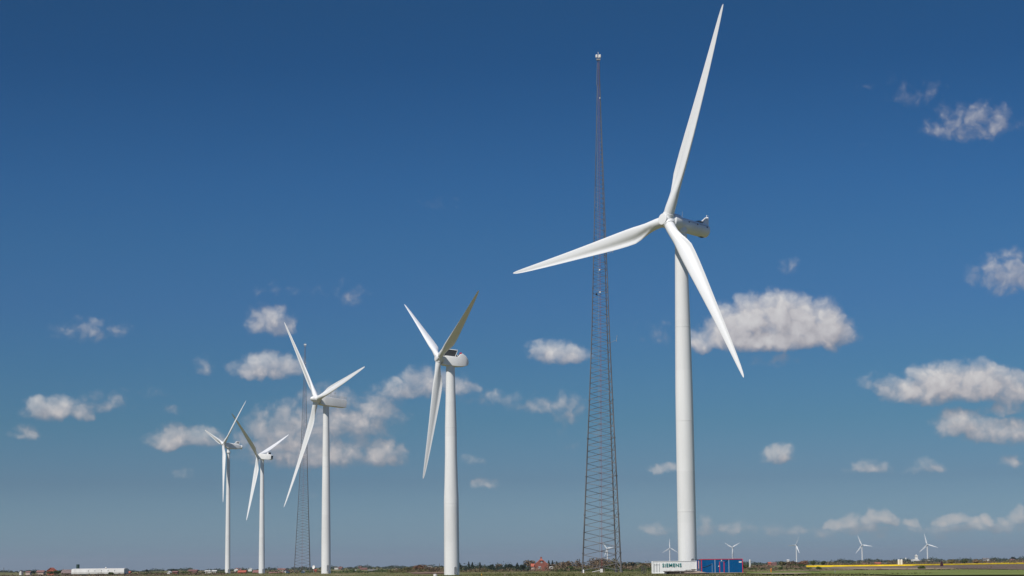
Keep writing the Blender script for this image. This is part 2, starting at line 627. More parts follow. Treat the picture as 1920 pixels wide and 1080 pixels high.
sheet('ploughed_field', [(1560, 1530, 1000), (1640, 1505, 860), (1700, 1480, 780), (1760, 1560, 690), (1830, 1640, 590), (1900, 1760, 500), (1990, 1900, 430)], M_plough, .12)
sheet('stubble_verge', [(1425, 930, 820), (1490, 950, 860), (1560, 1080, 800), (1640, 900, 640), (1700, 800, 560), (1745, 760, 560), (1790, 700, 610)], M_straw, .2)
sheet('stubble_strip', [(1455, 620, 560), (1520, 640, 560), (1600, 640, 560)], M_straw, .2)
sheet('green_field', [(1400, 540, 430), (1500, 545, 400), (1600, 560, 360), (1700, 540, 300), (1800, 500, 290), (1990, 440, 280)], M_green, .16)
sheet('sandy_track', [(1405, 408, 402), (1440, 408, 385), (1490, 404, 370), (1520, 388, 380)], M_sand, .24)
sheet('works_track', [(1255, 468, 460), (1300, 466, 448), (1400, 466, 456)], M_sand, .2)
sheet('bare_earth_patch', [(762, 1000, 940), (775, 1000, 780), (850, 1000, 780), (856, 1000, 900)], M_earth, .2)
ob = sheet('rapeseed_crop', [(1512, 1800, 1560), (1600, 1800, 1520), (1700, 1850, 1480), (1800, 1950, 1600), (1990, 2300, 1950)], M_rape, .05, kind='stuff', thick=.85, label='bright yellow rapeseed in bloom beyond the ploughed field')


# ------------------------------------------------------------------ turbines
def blade_mesh(L, root_r, cmax, pitch, bend, twist=13, tk=1.0, tip_cut=0):
    """blade along +z from z=0 (hub centre); chord: +x leading edge (direction of rotation), +y upwind"""
    st = [(.030, 1, 0), (.06, 1, 0), (.09, .98, .15), (.13, .93, .55), (.17, .97, .85), (.21, 1.0, 1), (.26, 1.0, 1), (.32, .965, 1), (.40, .885, 1), (.50, .765, 1),
          (.60, .65, 1), (.70, .54, 1), (.80, .43, 1), (.88, .335, 1), (.94, .25, 1), (.975, .175, 1), (.992, .11, 1), (1.0, .04, 1)]
    n = 28
    rings = []
    for t, c, k in st:
        chord = c * cmax
        if k < 1:
            chord = root_r * 2 * (1 - k) + cmax * c * k
        thick = root_r * 2 * (1 - k) + k * chord * (.40 - .24 * min(1, (t - .12) / .5) if t > .12 else .4)
        tw = RAD(pitch + twist * (1 - t) ** 2 * (1 if t > .1 else .9))
        z = t * L
        by = math.tan(bend) * L * (t * .45 + t * t * .55)
        ring = []
        for j in range(n):
            a = 2 * math.pi * j / n
            u = math.cos(a)                      # +1 leading, -1 trailing
            w = math.sin(a)
            cx, cyy = root_r * u, root_r * w      # circle
            s = (1 - u) / 2                       # 0 LE, 1 TE
            th = 2.6 * (.2969 * math.sqrt(s) - .1260 * s - .3516 * s * s + .2843 * s ** 3 - .1015 * s ** 4) / .26
            ax = chord * (.30 - s)
            sgn = 1 if w >= 0 else -1             # +y upwind = pressure side
            ay = sgn * thick * .5 * th * (1.0 if sgn < 0 else .62)
            if sgn > 0:                           # hollow towards the trailing edge on the pressure side
                ay -= thick * .30 * math.exp(-((s - .74) / .17) ** 2)
            camb = -.02 * chord * math.sin(math.pi * s)
            ay += camb
            x = cx * (1 - k) + ax * k
            y = cyy * (1 - k) + ay * k
            X = x * math.cos(tw) - y * math.sin(tw)
            Y = x * math.sin(tw) + y * math.cos(tw)
            ring.append((X, Y + by, z))
        rings.append(ring)
    mb = MB()
    mb.loft(rings)
    return mb


def frame(X, Y, Z, loc):
    return Matrix(((X.x, Y.x, Z.x, loc.x), (X.y, Y.y, Z.y, loc.y), (X.z, Y.z, Z.z, loc.z), (0, 0, 0, 1)))


def turbine_root(spec):
    """spec holds the hub point, yaw, tilt, azimuth; returns root, axes"""
    H = Vector(spec['H'])
    yaw, tilt = RAD(spec['yaw']), RAD(spec['tilt'])
    n = Vector((math.sin(yaw) * math.cos(tilt), -math.cos(yaw) * math.cos(tilt), math.sin(tilt)))
    nh = Vector((math.sin(yaw), -math.cos(yaw), 0))
    # tower axis: behind the hub by the overhang that puts its foot in the photographed column
    o = spec['over']
    ax = H - nh * o
    z0 = spec.get('z0')
    if z0 is None:
        z0 = ground(ax.x, ax.y) - .1
    return H, n, nh, Vector((ax.x, ax.y, z0))


def add_blades(root, spec, n, H, base, cmax, root_r, pitch, twist=13, collar=True, R_=None, mm='blade'):
    s_ = n.cross(Vector((0, 0, 1))).normalized()
    u = s_.cross(n)
    L = spec['R'] / math.cos(0)
    cone = RAD(spec['cone'])
    bm = blade_mesh(L * math.cos(cone), root_r, cmax, pitch, cone, twist)
    me = None
    for k in range(3):
        a = RAD(spec['az']) + k * 2 * math.pi / 3
        Z = u * math.cos(a) + s_ * math.sin(a)
        # direction of rotation, clockwise seen from upwind
        rot = Z.cross(n)
        rot = -rot if spec.get('flip') else rot
        X = rot
        Y = n
        if X.cross(Y).dot(Z) < 0:
            pass
        mw = frame(X, Y, Z, H - base)
        if me is None:
            ob = bm.build('blade', M[mm], root, 40)
            me = ob.data
        else:
            ob = bpy.data.objects.new('blade', me)
            col.objects.link(ob)
            ob.parent = root
        ob.matrix_local = mw
        if collar:
            cb = MB()
            cb.tube([(L * .024, root_r * 1.13), (L * .024 + .35, root_r * 1.13), (L * .024 + .42, root_r * 1.02)], 24)
            co = cb.build('root_collar', M['white'], ob, 30)


def tower(root, prof, zb, door=None, rings=(), m='tower'):
    mb = MB()
    mb.tube(prof, 48, True)
    t = mb.build('tower', M[m], root, 40)

    def rad(z):
        for (a, ra), (b, rb) in zip(prof, prof[1:]):
            if z <= b:
                return ra + (rb - ra) * (z - a) / max(1e-6, b - a)
        return prof[-1][1]
    for z in rings:
        rb = MB()
        r = rad(z)
        rb.tube([(z - .06, r + .004), (z - .05, r + .03), (z + .05, r + .03), (z + .06, r + .004)], 48)
        rb.build('flange_ring', M['white'], t, 30)
    if door:
        ang = door
        r = rad(2.5) + .02
        c, s = math.cos(ang), math.sin(ang)
        db = MB()
        prof2 = []
        for i in range(13):
            a = math.pi * i / 12
            prof2.append((.45 * math.cos(a), 3.0 + .45 * math.sin(a)))
        prof2 += [(-.45, 1.2), (.45, 1.2)]
        front = [(c * (r + .06) - s * u, s * (r + .06) + c * u, z) for u, z in prof2]
        back = [(c * (r - .3) - s * u, s * (r - .3) + c * u, z) for u, z in prof2]
        db.loft([back, front])
        db.build('door', M['hatch'], root, 30)
        sb = MB()
        for i in range(6):
            q = r + .25 + .28 * i
            zz = 1.2 - .2 * i
            sb.add([(c * (q + a) - s * b, s * (q + a) + c * b, z) for z in (zz - .05, zz) for a, b in ((-.14, -.5), (.14, -.5), (.14, .5), (-.14, .5))],
                   [(3, 2, 1, 0), (4, 5, 6, 7), (0, 1, 5, 4), (1, 2, 6, 5), (2, 3, 7, 6), (3, 0, 4, 7)])
        for b in (-.5, .5):
            sb.bar((c * r - s * b, s * r + c * b, 2.2), (c * (r + 1.8) - s * b, s * (r + 1.8) + c * b, 1.0), .04)
            sb.bar((c * (r + 1.8) - s * b, s * (r + 1.8) + c * b, 0), (c * (r + 1.8) - s * b, s * (r + 1.8) + c * b, 1.0), .04)
        sb.build('door_steps', M['hatch'], root, 0)
    return t


def nac_frame(n, H, base):
    """local frame of the nacelle: x downwind along the shaft, z up; origin at the hub centre"""
    X = -n
    Y = Vector((0, 0, 1)).cross(X).normalized()
    Z = X.cross(Y)
    return frame(X, Y, Z, H - base)


def section(kind, hw, z0, z1, n=24, rr=.35):
    """rounded box section in y,z"""
    pts = []
    r = min(rr, hw * .95, (z1 - z0) / 2 * .95)
    for (cy, cz, a0) in ((hw - r, z1 - r, 0), (-hw + r, z1 - r, 90), (-hw + r, z0 + r, 180), (hw - r, z0 + r, 270)):
        for i in range(n // 4):
            a = RAD(a0 + 90 * i / (n // 4 - 1))
            pts.append((cy + r * math.cos(a), cz + r * math.sin(a)))
    return pts


def nac_loft(stations, rr=.35, n=24):
    mb = MB()
    mb.loft([[(x, y, z) for y, z in section('', hw, z0, z1, n, rr)] for x, hw, z0, z1 in stations])
    return mb


def part(mb, name, m, root, mw, smooth=30, parent_mat=None):
    o = mb.build(name, M[m], root, smooth)
    o.matrix_local = mw
    return o


# --- T1: the big direct-drive machine in front
T1 = dict(H=(35.55, 487.36, 80.11), yaw=-50.61, tilt=6.27, az=98.44, cone=4.44, R=50.5, over=4.35)
T2 = dict(H=(-24.43, 709.84, 70.57), yaw=-67.04, tilt=4.87, az=56.99, cone=2.34, R=40, over=4.1)
T3 = dict(H=(-77.74, 852.01, 68.49), yaw=-57.71, tilt=5.68, az=41.40, cone=3.83, R=45, over=4.2)
T4 = dict(H=(-157.63, 1330.82, 71.36), yaw=-114.71, tilt=4.87, az=67.73, cone=1.92, R=40, over=3.2)
T5 = dict(H=(-168.28, 1253.19, 74.58), yaw=-59.98, tilt=6.40, az=72.69, cone=-.74, R=35, over=3.0)


def build_t1():
    H, n, nh, base = turbine_root(T1)
    root = empty('wind_turbine', base, 'largest white wind turbine with round nose disc, towering behind the blue cabin', 'wind turbine')
    hz = H.z - base.z
    top = hz - 2.1
    tower(root, [(0, 2.12), (.25, 2.12), (12, 2.10), (27, 2.05), (41, 1.98), (54, 1.78), (68, 1.52), (top - .5, 1.36), (top - .45, 1.48), (top + .3, 1.48)], 0, door=RAD(-62), rings=(14, 34.5, 56))
    mw = nac_frame(n, H, base)
    g = MB()   # generator drum in front of the tube
    g.lathe([(1.0, 1.3), (1.05, 1.85), (1.3, 2.0), (3.0, 2.0), (3.3, 1.85), (3.35, 1.6)], (0, 0, 0), (1, 0, 0), 40)
    part(g, 'generator', 'white', root, mw)
    b = MB()
    b.lathe([(3.3, 1.55), (3.6, 1.66), (11.8, 1.62), (12.4, 1.5), (12.75, 1.15), (12.85, .4)], (0, 0, -.1), (1, 0, 0), 40)
    body = part(b, 'nacelle', 'white', root, mw, 35)
    y = MB()   # yaw bearing under the nacelle
    y.tube([(-2.35, 1.30), (-2.2, 1.55), (-1.3, 1.45), (-1.0, 1.2)], 32)
    o = y.build('yaw_bearing', M['white'], root, 30)
    o.matrix_local = Matrix.Translation(H - nh * T1['over'] - base)
    r_ = MB()  # hand rails and seams along the upper side of the tube
    for sy in (-1, 1):
        for z_, rr in ((.75, .035),):
            yy = sy * math.sqrt(1.66 ** 2 - (z_ + .1) ** 2) + sy * .06
            r_.bar((5.6, yy, z_), (11.6, yy, z_), rr)
            for q in range(7):
                r_.bar((5.6 + q, yy - sy * .1, z_), (5.6 + q, yy, z_), .03)
    r_.build('side_rail', M['hatch'], body, 0)
    for x in (5.6, 8.3, 11.4):
        for y0_, y1_ in ((1.42, 1.56), (-1.56, -1.42)):
            h_ = MB()
            h_.box(x - .18, x + .18, y0_, y1_, .28, .62)
            h_.build('vent', M['dark'], body, 0)
    e = MB()
    e.box(10.6, 11.6, -.35, .35, -1.80, -1.60)
    e.build('floor_hatch', M['dark'], body, 0)
    rr = MB()
    rr.box(9.4, 10.9, -.75, .75, 1.46, 1.85, .08)
    rr.build('roof_cooler', M['hatch'], body, 0)
    f = MB()   # tail mast with wind instruments: a swept fin
    for sy in (-.75, .75):
        f.bar((10.6, sy, 1.1), (12.5, sy * .55, 3.15), .17, .14, 8)
        f.bar((12.4, sy, 1.0), (12.55, sy * .55, 3.15), .12, .12, 8)
        f.add([(11.0, sy, 1.3), (12.3, sy, 1.2), (12.5, sy * .6, 2.9), (11.0, sy + .06, 1.3), (12.3, sy + .06, 1.2), (12.5, sy * .6 + .06, 2.9)], [(0, 1, 2), (5, 4, 3), (0, 3, 4, 1), (1, 4, 5, 2), (2, 5, 3, 0)])
    f.bar((12.52, -.45, 3.15), (12.52, .45, 3.15), .15, .15, 8)
    f.bar((12.5, 0, 3.1), (12.45, 0, 3.8), .09, .07, 6)
    f.bar((12.4, 0, 3.7), (13.2, .1, 3.75), .05, .03, 6)
    part(f, 'tail_mast', 'white', root, mw, 30)
    a = MB()
    a.bar((5.2, .5, 1.4), (5.2, .5, 3.3), .05, .03, 5)
    part(a, 'lightning_rod', 'hatch', root, mw, 0)
    hb = MB()
    hb.lathe([(1.15, 1.55), (1.0, 1.72), (.2, 1.62), (-.6, 1.48), (-1.0, 1.36), (-1.05, 1.30)], (0, 0, 0), (1, 0, 0), 40)
    s_ = n.cross(Vector((0, 0, 1))).normalized()
    u = s_.cross(n)
    inv = mw.to_3x3().inverted()
    for k in range(3):
        aa = RAD(T1['az']) + k * 2 * math.pi / 3
        d = inv @ (u * math.cos(aa) + s_ * math.sin(aa))
        hb.lathe([(0, 1.35), (1.35, 1.33), (1.6, 1.27)], (0, 0, 0), d, 32)
    hub = part(hb, 'hub', 'white', root, mw, 35)
    dk = MB()
    dk.lathe([(-1.05, 1.22), (-1.15, 1.36), (-1.30, 1.37), (-1.42, 1.30), (-1.46, 1.1)], (0, 0, 0), (1, 0, 0), 40)
    dk.build('nose_disc', M['white'], hub, 35)
    add_blades(root, T1, n, H, base, 3.95, 1.18, 0, 14)


def hub_small(root, spec, n, mw, kind):
    hb = MB()
    if kind == 'block':
        hb.lathe([(1.5, .9), (1.4, 1.25), (-.9, 1.25), (-1.15, 1.05), (-1.2, .6)], (0, 0, 0), (1, 0, 0), 20)
    elif kind == 'bullet':
        hb.lathe([(1.35, 1.2), (1.2, 1.5), (.2, 1.46), (-1.2, 1.22), (-1.95, .95), (-2.5, .62), (-2.72, .28), (-2.77, .05)], (0, 0, 0), (1, 0, 0), 32)
    else:
        hb.lathe([(1.3, 1.1), (1.2, 1.3), (.1, 1.25), (-.9, 1.0), (-1.4, .6), (-1.55, .15)], (0, 0, 0), (1, 0, 0), 28)
    s_ = n.cross(Vector((0, 0, 1))).normalized()
    u = s_.cross(n)
    inv = mw.to_3x3().inverted()
    for k in range(3):
        aa = RAD(spec['az']) + k * 2 * math.pi / 3
        d = inv @ (u * math.cos(aa) + s_ * math.sin(aa))
        rr = spec.get('rr', 1.0) * 1.12
        hb.lathe([(0, rr), (spec['R'] * .026, rr)], (0, 0, 0), d, 24)
    return part(hb, 'hub', 'white', root, mw, 35)


def build_t2():
    H, n, nh, base = turbine_root(T2)
    T2['rr'] = .95
    root = empty('wind_turbine', base, 'white wind turbine with open nacelle roof and red beacon, second tall one from the right', 'wind turbine')
    top = H.z - base.z - 1.9
    tower(root, [(0, 2.5), (3, 2.5), (22, 2.42), (26, 2.40), (30, 2.22), (40, 1.98), (49, 1.93), (60, 1.62), (top, 1.42)], 0, door=RAD(-60), rings=(24, 49))
    mw = nac_frame(n, H, base)
    st = [(1.3, 1.3, -1.85, .75), (1.9, 1.7, -2.2, .95), (6.15, 1.75, -2.2, .95), (6.25, 1.75, -2.2, 1.0), (6.9, 1.72, -2.15, 1.95), (7.7, 1.70, -2.05, 2.25), (8.9, 1.60, -1.85, 1.65), (9.8, 1.4, -1.5, .75), (10.3, 1.0, -1.0, -.1)]
    body = part(nac_loft(st, .14), 'nacelle', 'white', root, mw, 38)
    w = MB()
    w.box(2.5, 6.0, -1.35, 1.35, .955, 1.15)
    w.box(2.9, 4.6, -.8, .9, 1.1, 1.9)
    w.box(5.0, 6.2, -1, .7, 1.1, 1.6)
    w.build('machinery', M['dark'], body, 0)
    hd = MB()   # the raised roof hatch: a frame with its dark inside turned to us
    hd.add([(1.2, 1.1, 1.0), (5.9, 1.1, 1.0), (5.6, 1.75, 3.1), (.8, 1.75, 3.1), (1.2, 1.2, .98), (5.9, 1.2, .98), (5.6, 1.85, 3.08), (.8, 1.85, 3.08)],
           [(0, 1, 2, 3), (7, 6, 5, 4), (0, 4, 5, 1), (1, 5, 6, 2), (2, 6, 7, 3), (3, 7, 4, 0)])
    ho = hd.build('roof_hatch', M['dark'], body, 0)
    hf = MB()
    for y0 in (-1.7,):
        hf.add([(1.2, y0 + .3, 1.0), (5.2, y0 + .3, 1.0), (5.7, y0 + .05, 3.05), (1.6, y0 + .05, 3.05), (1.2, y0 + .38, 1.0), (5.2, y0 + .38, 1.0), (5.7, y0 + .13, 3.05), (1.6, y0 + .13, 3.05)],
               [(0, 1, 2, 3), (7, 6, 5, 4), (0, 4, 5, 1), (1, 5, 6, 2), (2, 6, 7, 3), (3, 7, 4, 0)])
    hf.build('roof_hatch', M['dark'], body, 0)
    ed = MB()
    ed.bar((1.5, -1.6, 3.1), (5.85, -1.6, 3.1), .17, .17, 6)
    ed.bar((5.25, -1.42, 1.0), (5.85, -1.62, 3.1), .11, .11, 6)
    ed.build('hatch_rim', M['white'], body, 0)
    wd = MB()
    wd.lathe([(0, .42), (.12, .42)], (6.75, -1.15, 1.55), (-.6, -.65, .45), 14)
    wd.build('porthole', M['dark'], body, 0)
    for dy in (-.45, .45):
        bc = MB()
        bc.lathe([(0, .2), (.3, .26), (.5, .16)], (7.6, dy, 2.22), (0, 0, 1), 10)
        bc.build('beacon', M['beacon'], body, 30)
    hub_small(root, T2, n, mw, 'block')
    add_blades(root, T2, n, H, base, 3.3, .93, 82, 12)


def build_t3():
    H, n, nh, base = turbine_root(T3)
    T3['rr'] = 1.0
    root = empty('wind_turbine', base, 'white wind turbine with pointed nose, long box nacelle and roof railing', 'wind turbine')
    top = H.z - base.z - 1.7
    tower(root, [(0, 1.86), (12, 1.8), (30, 1.62), (46, 1.44), (56, 1.3), (top, 1.16)], 0, door=RAD(-62), rings=(18, 42))
    mw = nac_frame(n, H, base)
    st = [(1.4, 1.45, -1.7, 1.1), (2.2, 1.68, -1.95, 1.25), (3.6, 1.7, -1.98, 1.45), (12.35, 1.66, -1.80, 1.30), (12.6, 1.6, -1.74, 1.24)]
    body = part(nac_loft(st, .09), 'nacelle', 'white', root, mw, 38)
    rl = MB()
    for sy in (-1.35, 1.35):
        for zz in (1.85, 2.4):
            rl.bar((5.6, sy, zz), (12.4, sy, zz), .035, .035, 4)
        for i in range(8):
            rl.bar((5.6 + i * .97, sy, 1.2), (5.6 + i * .97, sy, 2.4), .035, .035, 4)
    for zz in (1.85, 2.4):
        rl.bar((12.4, -1.35, zz), (12.4, 1.35, zz), .035, .035, 4)
    rl.build('railing', M['hatch'], body, 0)
    for x, h, r in ((5.9, 1.9, .16), (7.7, 2.3, .2)):
        s = MB()
        s.bar((x, -.3, 1.2), (x, -.3, 1.2 + h), .05, .05, 5)
        s.lathe([(-.3, r * .8), (0, r), (.35, r * .7)], (x, -.3, 1.2 + h), (0, 0, 1), 8)
        s.build('wind_sensor', M['hatch'], body, 0)
    hub_small(root, T3, n, mw, 'bullet')
    add_blades(root, T3, n, H, base, 3.4, .98, 3, 13)


def build_t4():
    H, n, nh, base = turbine_root(T4)
    T4['rr'] = .85
    root = empty('wind_turbine', base, 'white wind turbine with small black box on its stubby nacelle, second from left', 'wind turbine')
    top = H.z - base.z - 1.6
    tower(root, [(0, 1.9), (20, 1.7), (50, 1.3), (top, 1.08)], 0, door=RAD(-60), rings=(22, 46))
    mw = nac_frame(n, H, base)
    st = [(1.3, 1.2, -1.5, 1.5), (2.0, 1.55, -1.75, 1.7), (8.6, 1.6, -1.75, 1.65), (9.6, 1.45, -1.6, 1.35), (10.2, 1.2, -1.3, 1.0)]
    body = part(nac_loft(st, .16), 'nacelle', 'white', root, mw, 38)
    k = MB()
    k.box(6.9, 8.0, -.9, .9, 1.62, 2.6, .05)
    k.build('cooler', M['white'], body, 0)
    k = MB()
    k.box(8.05, 8.75, -.8, .8, 1.6, 2.75, .05)
    k.build('black_box', M['black'], body, 0)
    k = MB()
    k.box(9.7, 10.35, -.85, .85, -.95, .8, .05)
    k.build('rear_grille', M['dark'], body, 0)
    hub_small(root, T4, n, mw, 'round')
    add_blades(root, T4, n, H, base, 3.1, .85, 82, 12)


def build_t5():
    H, n, nh, base = turbine_root(T5)
    T5['rr'] = .85
    root = empty('wind_turbine', base, 'leftmost tall white wind turbine, with a tail fin and a ringed tower neck', 'wind turbine')
    top = H.z - base.z - 2.3
    tower(root, [(0, 1.55), (25, 1.35), (50, 1.1), (top - 3.0, .92), (top - 2.9, 1.3), (top - 2.1, 1.3), (top - 2.0, .95), (top, .95)], 0, door=RAD(-62), rings=(20, 44))
    mw = nac_frame(n, H, base)
    st = [(1.2, 1.0, -1.5, .9), (2.4, 1.5, -2.3, 1.05), (5.5, 1.5, -2.3, .95), (9.0, 1.35, -1.9, .7), (10.6, 1.1, -1.5, .4)]
    body = part(nac_loft(st, .4), 'nacelle', 'white', root, mw, 38)
    k = MB()
    for sy in (-1.0, .94):
        k.add([(6.4, sy, .6), (9.2, sy, .5), (9.7, sy, 2.6), (8.0, sy, 2.7), (6.4, sy + .08, .6), (9.2, sy + .08, .5), (9.7, sy + .08, 2.6), (8.0, sy + .08, 2.7)],
              [(0, 1, 2, 3), (7, 6, 5, 4), (0, 4, 5, 1), (1, 5, 6, 2), (2, 6, 7, 3), (3, 7, 4, 0)])
    k.box(8.0, 9.7, -.92, .94, 2.35, 2.62)
    k.build('tail_fin', M['white'], body, 0)
    k = MB()
    k.lathe([(0, .35), (.12, .35)], (8.3, -1.0, 1.9), (0, -1, 0), 12)
    k.build('vent', M['dark'], body, 0)
    k = MB()
    k.lathe([(0, 1.0), (.9, 1.25), (1.3, 1.1)], (10.2, 0, -.45), (1, 0, 0), 20)
    k.build('rear_cover', M['white'], body, 30)
    hub_small(root, T5, n, mw, 'round')
    add_blades(root, T5, n, H, base, 2.9, .85, 8, 14)


build_t1()
build_t2()
build_t3()
build_t4()
build_t5()

# far-off turbines: hub pixel, distance, yaw, azimuth, pitch
FAR = [
    (1138, 1028.5, 8600, -35, 40, 2, 'tiny white wind turbine seen through the legs of the nearer lattice mast'),
    (1256, 1027.5, 9000, 8, 0, 2, 'tiny white wind turbine right above the white lettered container'),
    (1373, 1026.5, 9000, -28, 60, 2, 'tiny white wind turbine whose foot hides behind the blue cabin, blades in a V'),
    (1492, 1022, 8600, -48, -27, 30, 'tiny white wind turbine between the blue cabin and the yellow field'),
    (1616, 1022, 8000, -12, 22, 2, 'tiny white wind turbine above the left part of the yellow field'),
    (1738.5, 1021, 7600, -12, 13, 2, 'tiny white wind turbine rising behind the pale factory'),
]


def far_turbine(px, py, D, yaw, az, pitch, label):
    H = at(px, py, D)
    sp = dict(H=tuple(H), yaw=yaw, tilt=5, az=az, cone=1, R=39 if px > 1200 else 33, over=3.5, z0=H.z - 78)
    H, n, nh, base = turbine_root(sp)
    root = empty('wind_turbine', base, label, 'wind turbine', 'small wind turbines on the horizon')
    mb = MB()
    mb.tube([(0, 3.0), (30, 2.5), (H.z - base.z - 2, 1.9)], 12)
    mb.build('tower', M['white'], root, 40)
    mw = nac_frame(n, H, base)
    part(nac_loft([(1.4, 1.6, -1.9, 1.7), (9.5, 1.7, -1.9, 1.7), (10.5, 1.3, -1.4, 1.3)], .4), 'nacelle', 'white', root, mw)
    hb = MB()
    hb.lathe([(1.5, 1.7), (0, 1.9), (-1.5, 1.2), (-2, .3)], (0, 0, 0), (1, 0, 0), 12)
    part(hb, 'hub', 'white', root, mw)
    add_blades(root, sp, n, H, base, 4.2, 1.2, pitch, 10, collar=False)


for a in FAR:
    far_turbine(*a)


# ------------------------------------------------------------------ lattice masts
def lattice_mast():
    """165 m three-legged mast, local origin at the centroid of the feet"""
    k = .1705
    # (height, face width in x-extent pixels) -> triangle altitude
    tab = [(0, 67.5), (6, 65), (54, 41), (76, 31), (115, 18), (134, 12), (146, 8), (156, 5), (165, 3.2)]

    def wid(z):
        for (a, wa), (b, wb) in zip(tab, tab[1:]):
            if z <= b:
                return (wa + (wb - wa) * (z - a) / (b - a)) * k
        return tab[-1][1] * k
    ang0 = RAD(184)
    root = empty('lattice_mast', (0, 0, 0), 'tall tapering steel lattice mast with a red ladder, left of the largest turbine', 'lattice mast')

    def leg(i, z):
        r = wid(z) * 2 / 3
        a = ang0 + i * 2 * math.pi / 3
        return Vector((r * math.cos(a), r * math.sin(a), z))
    zs = [q for q in (0, 6, 18, 30, 42, 54, 65, 76, 90, 102, 115, 125, 134, 140, 146, 156, 165)]
    for i in range(3):
        mb = MB()
        for a, b in zip(zs, zs[1:]):
            r = .20 * (1 - a / 165) + .06
            mb.bar(leg(i, a), leg(i, b), r, r, 6)
            if a % 12 in (6, 0):
                mb.bar(leg(i, a) - Vector((0, 0, .15)), leg(i, a) + Vector((0, 0, .15)), r + .12, r + .12, 8)
        mb.bar((leg(i, 0).x, leg(i, 0).y, -.5), (leg(i, 0).x, leg(i, 0).y, .5), .55, .5, 8)
        mb.build('leg', M['steel'], root, 0)
    z = .6
    node = []
    while z < 163:
        h = 4.9 - 3.9 * min(1, z / 140)
        h = max(1.35, h)
        node.append((z, h))
        z += h
    section = {}
    for q, (z, h) in enumerate(node):
        mb = section.setdefault(int(z // 18), MB())
        r = .082 * (1 - z / 190) + .006
        for i in range(3):
            j = (i + 1) % 3
            off = h * .5
            a, m, b = leg(i, z), leg(j, min(165, z + off)), leg(i, min(165, z + h))
            mb.bar(a, m, r, r, 4)
            mb.bar(m, b, r, r, 4)
            if z < 62:
                # secondary bracing to the face middle, lighter
                mid = (a + m) * .5
                mb.bar(leg(j, z), mid, r * .6, r * .6, 4)
                mb.bar(leg(i, z + off), (m + b) * .5, r * .6, r * .6, 4)
    for s in sorted(section):
        section[s].build('bracing', M['steelb'], root, 0)
    # ladder up the front face
    mb = MB()
    seg = [(a, b) for a, b in zip(zs, zs[1:])]
    i, j = 0, 1

    def lad(z, o):
        p = (leg(0, z) + leg(1, z)) * .5
        d = (leg(1, z) - leg(0, z)).normalized()
        return p + d * o
    fr = 0 if (leg(0, 0) + leg(1, 0)).y < (leg(0, 0) + leg(2, 0)).y else 2
    if fr == 2:
        def lad(z, o):
            p = (leg(0, z) + leg(2, z)) * .5
            d = (leg(2, z) - leg(0, z)).normalized()
            return p + d * o
    for a, b in seg:
        for o in (-.13, .13):
            mb.bar(lad(a, o), lad(b, o), .03 - .014 * a / 165, .03 - .014 * b / 165, 4)
    z = .3
    while z < 164:
        mb.bar(lad(z, -.13), lad(z, .13), .014, .014, 4)
        z += .5
    mb.build('ladder', M['red'], root, 0)
    mb = MB()
    for a, b in seg:
        mb.bar(lad(a, -.75), lad(b, -.55 if b < 150 else -.3), .045, .04, 4)
    mb.build('cable_run', M['hatch'], root, 0)
    # top lights
    for dx in (-.6, .5):
        mb = MB()
        mb.lathe([(0, .2), (.1, .36), (.9, .36), (1.05, .2)], (dx, 0, 165.0), (0, 0, 1), 14)
        mb.build('obstruction_light', M['plaster'], root, 30)
    mb = MB()
    mb.bar((0, 0, 165), (-.1, 0, 166.9), .12, .07, 8)
    mb.build('top_antenna', M['plaster'], root, 0)
    mb = MB()
    mb.box(-.7, .6, -.5, .5, 164.2, 164.6)
    mb.build('top_platform', M['hatch'], root, 0)
    for (z, o, s, m) in ((88.3, -.1, 0.30, 'plaster'), (95.5, -.2, 0.25, 'plaster'), (87.8, -1.35, 0.32, 'black'), (151.5, .4, 0.22, 'plaster')):
        mb = MB()
        p = lad(z, o)
        mb.lathe([(-s, s * .7), (-s * .5, s), (s * .5, s), (s, s * .7)], p + Vector((0, -.35, 0)), (0, -1, .1), 12)
        mb.build('instrument_box', M[m], root, 30)
    for zb in (100.5, 72):
        mb = MB()
        p = leg(1 if fr == 0 else 2, zb)
        mb.bar(p, p + Vector((2.0, -.5, .8)), .05, .05, 5)
        mb.bar(p + Vector((2.0, -.5, .3)), p + Vector((2.3, -.5, 2.4)), .09, .06, 5)
        mb.build('sensor_boom', M['hatch'], root, 0)
    return root


mast = lattice_mast()
MD = 690
p = at(1137.5, 1073, MD)
mast.location = (p.x, p.y, ground(p.x, p.y))
mast.scale = (1, 1, 1.011)
m2 = copy_tree(mast)
p = at(571.5, 1072, 1592)
m2.location = (p.x, p.y, ground(p.x, p.y) + .2)
m2['label'] = 'slender farther lattice mast seen behind the pointed-nose turbine'
for o in (mast, m2):
    o['group'] = 'steel lattice masts'


# ------------------------------------------------------------------ works compound
def u_px(D):
    return D / F


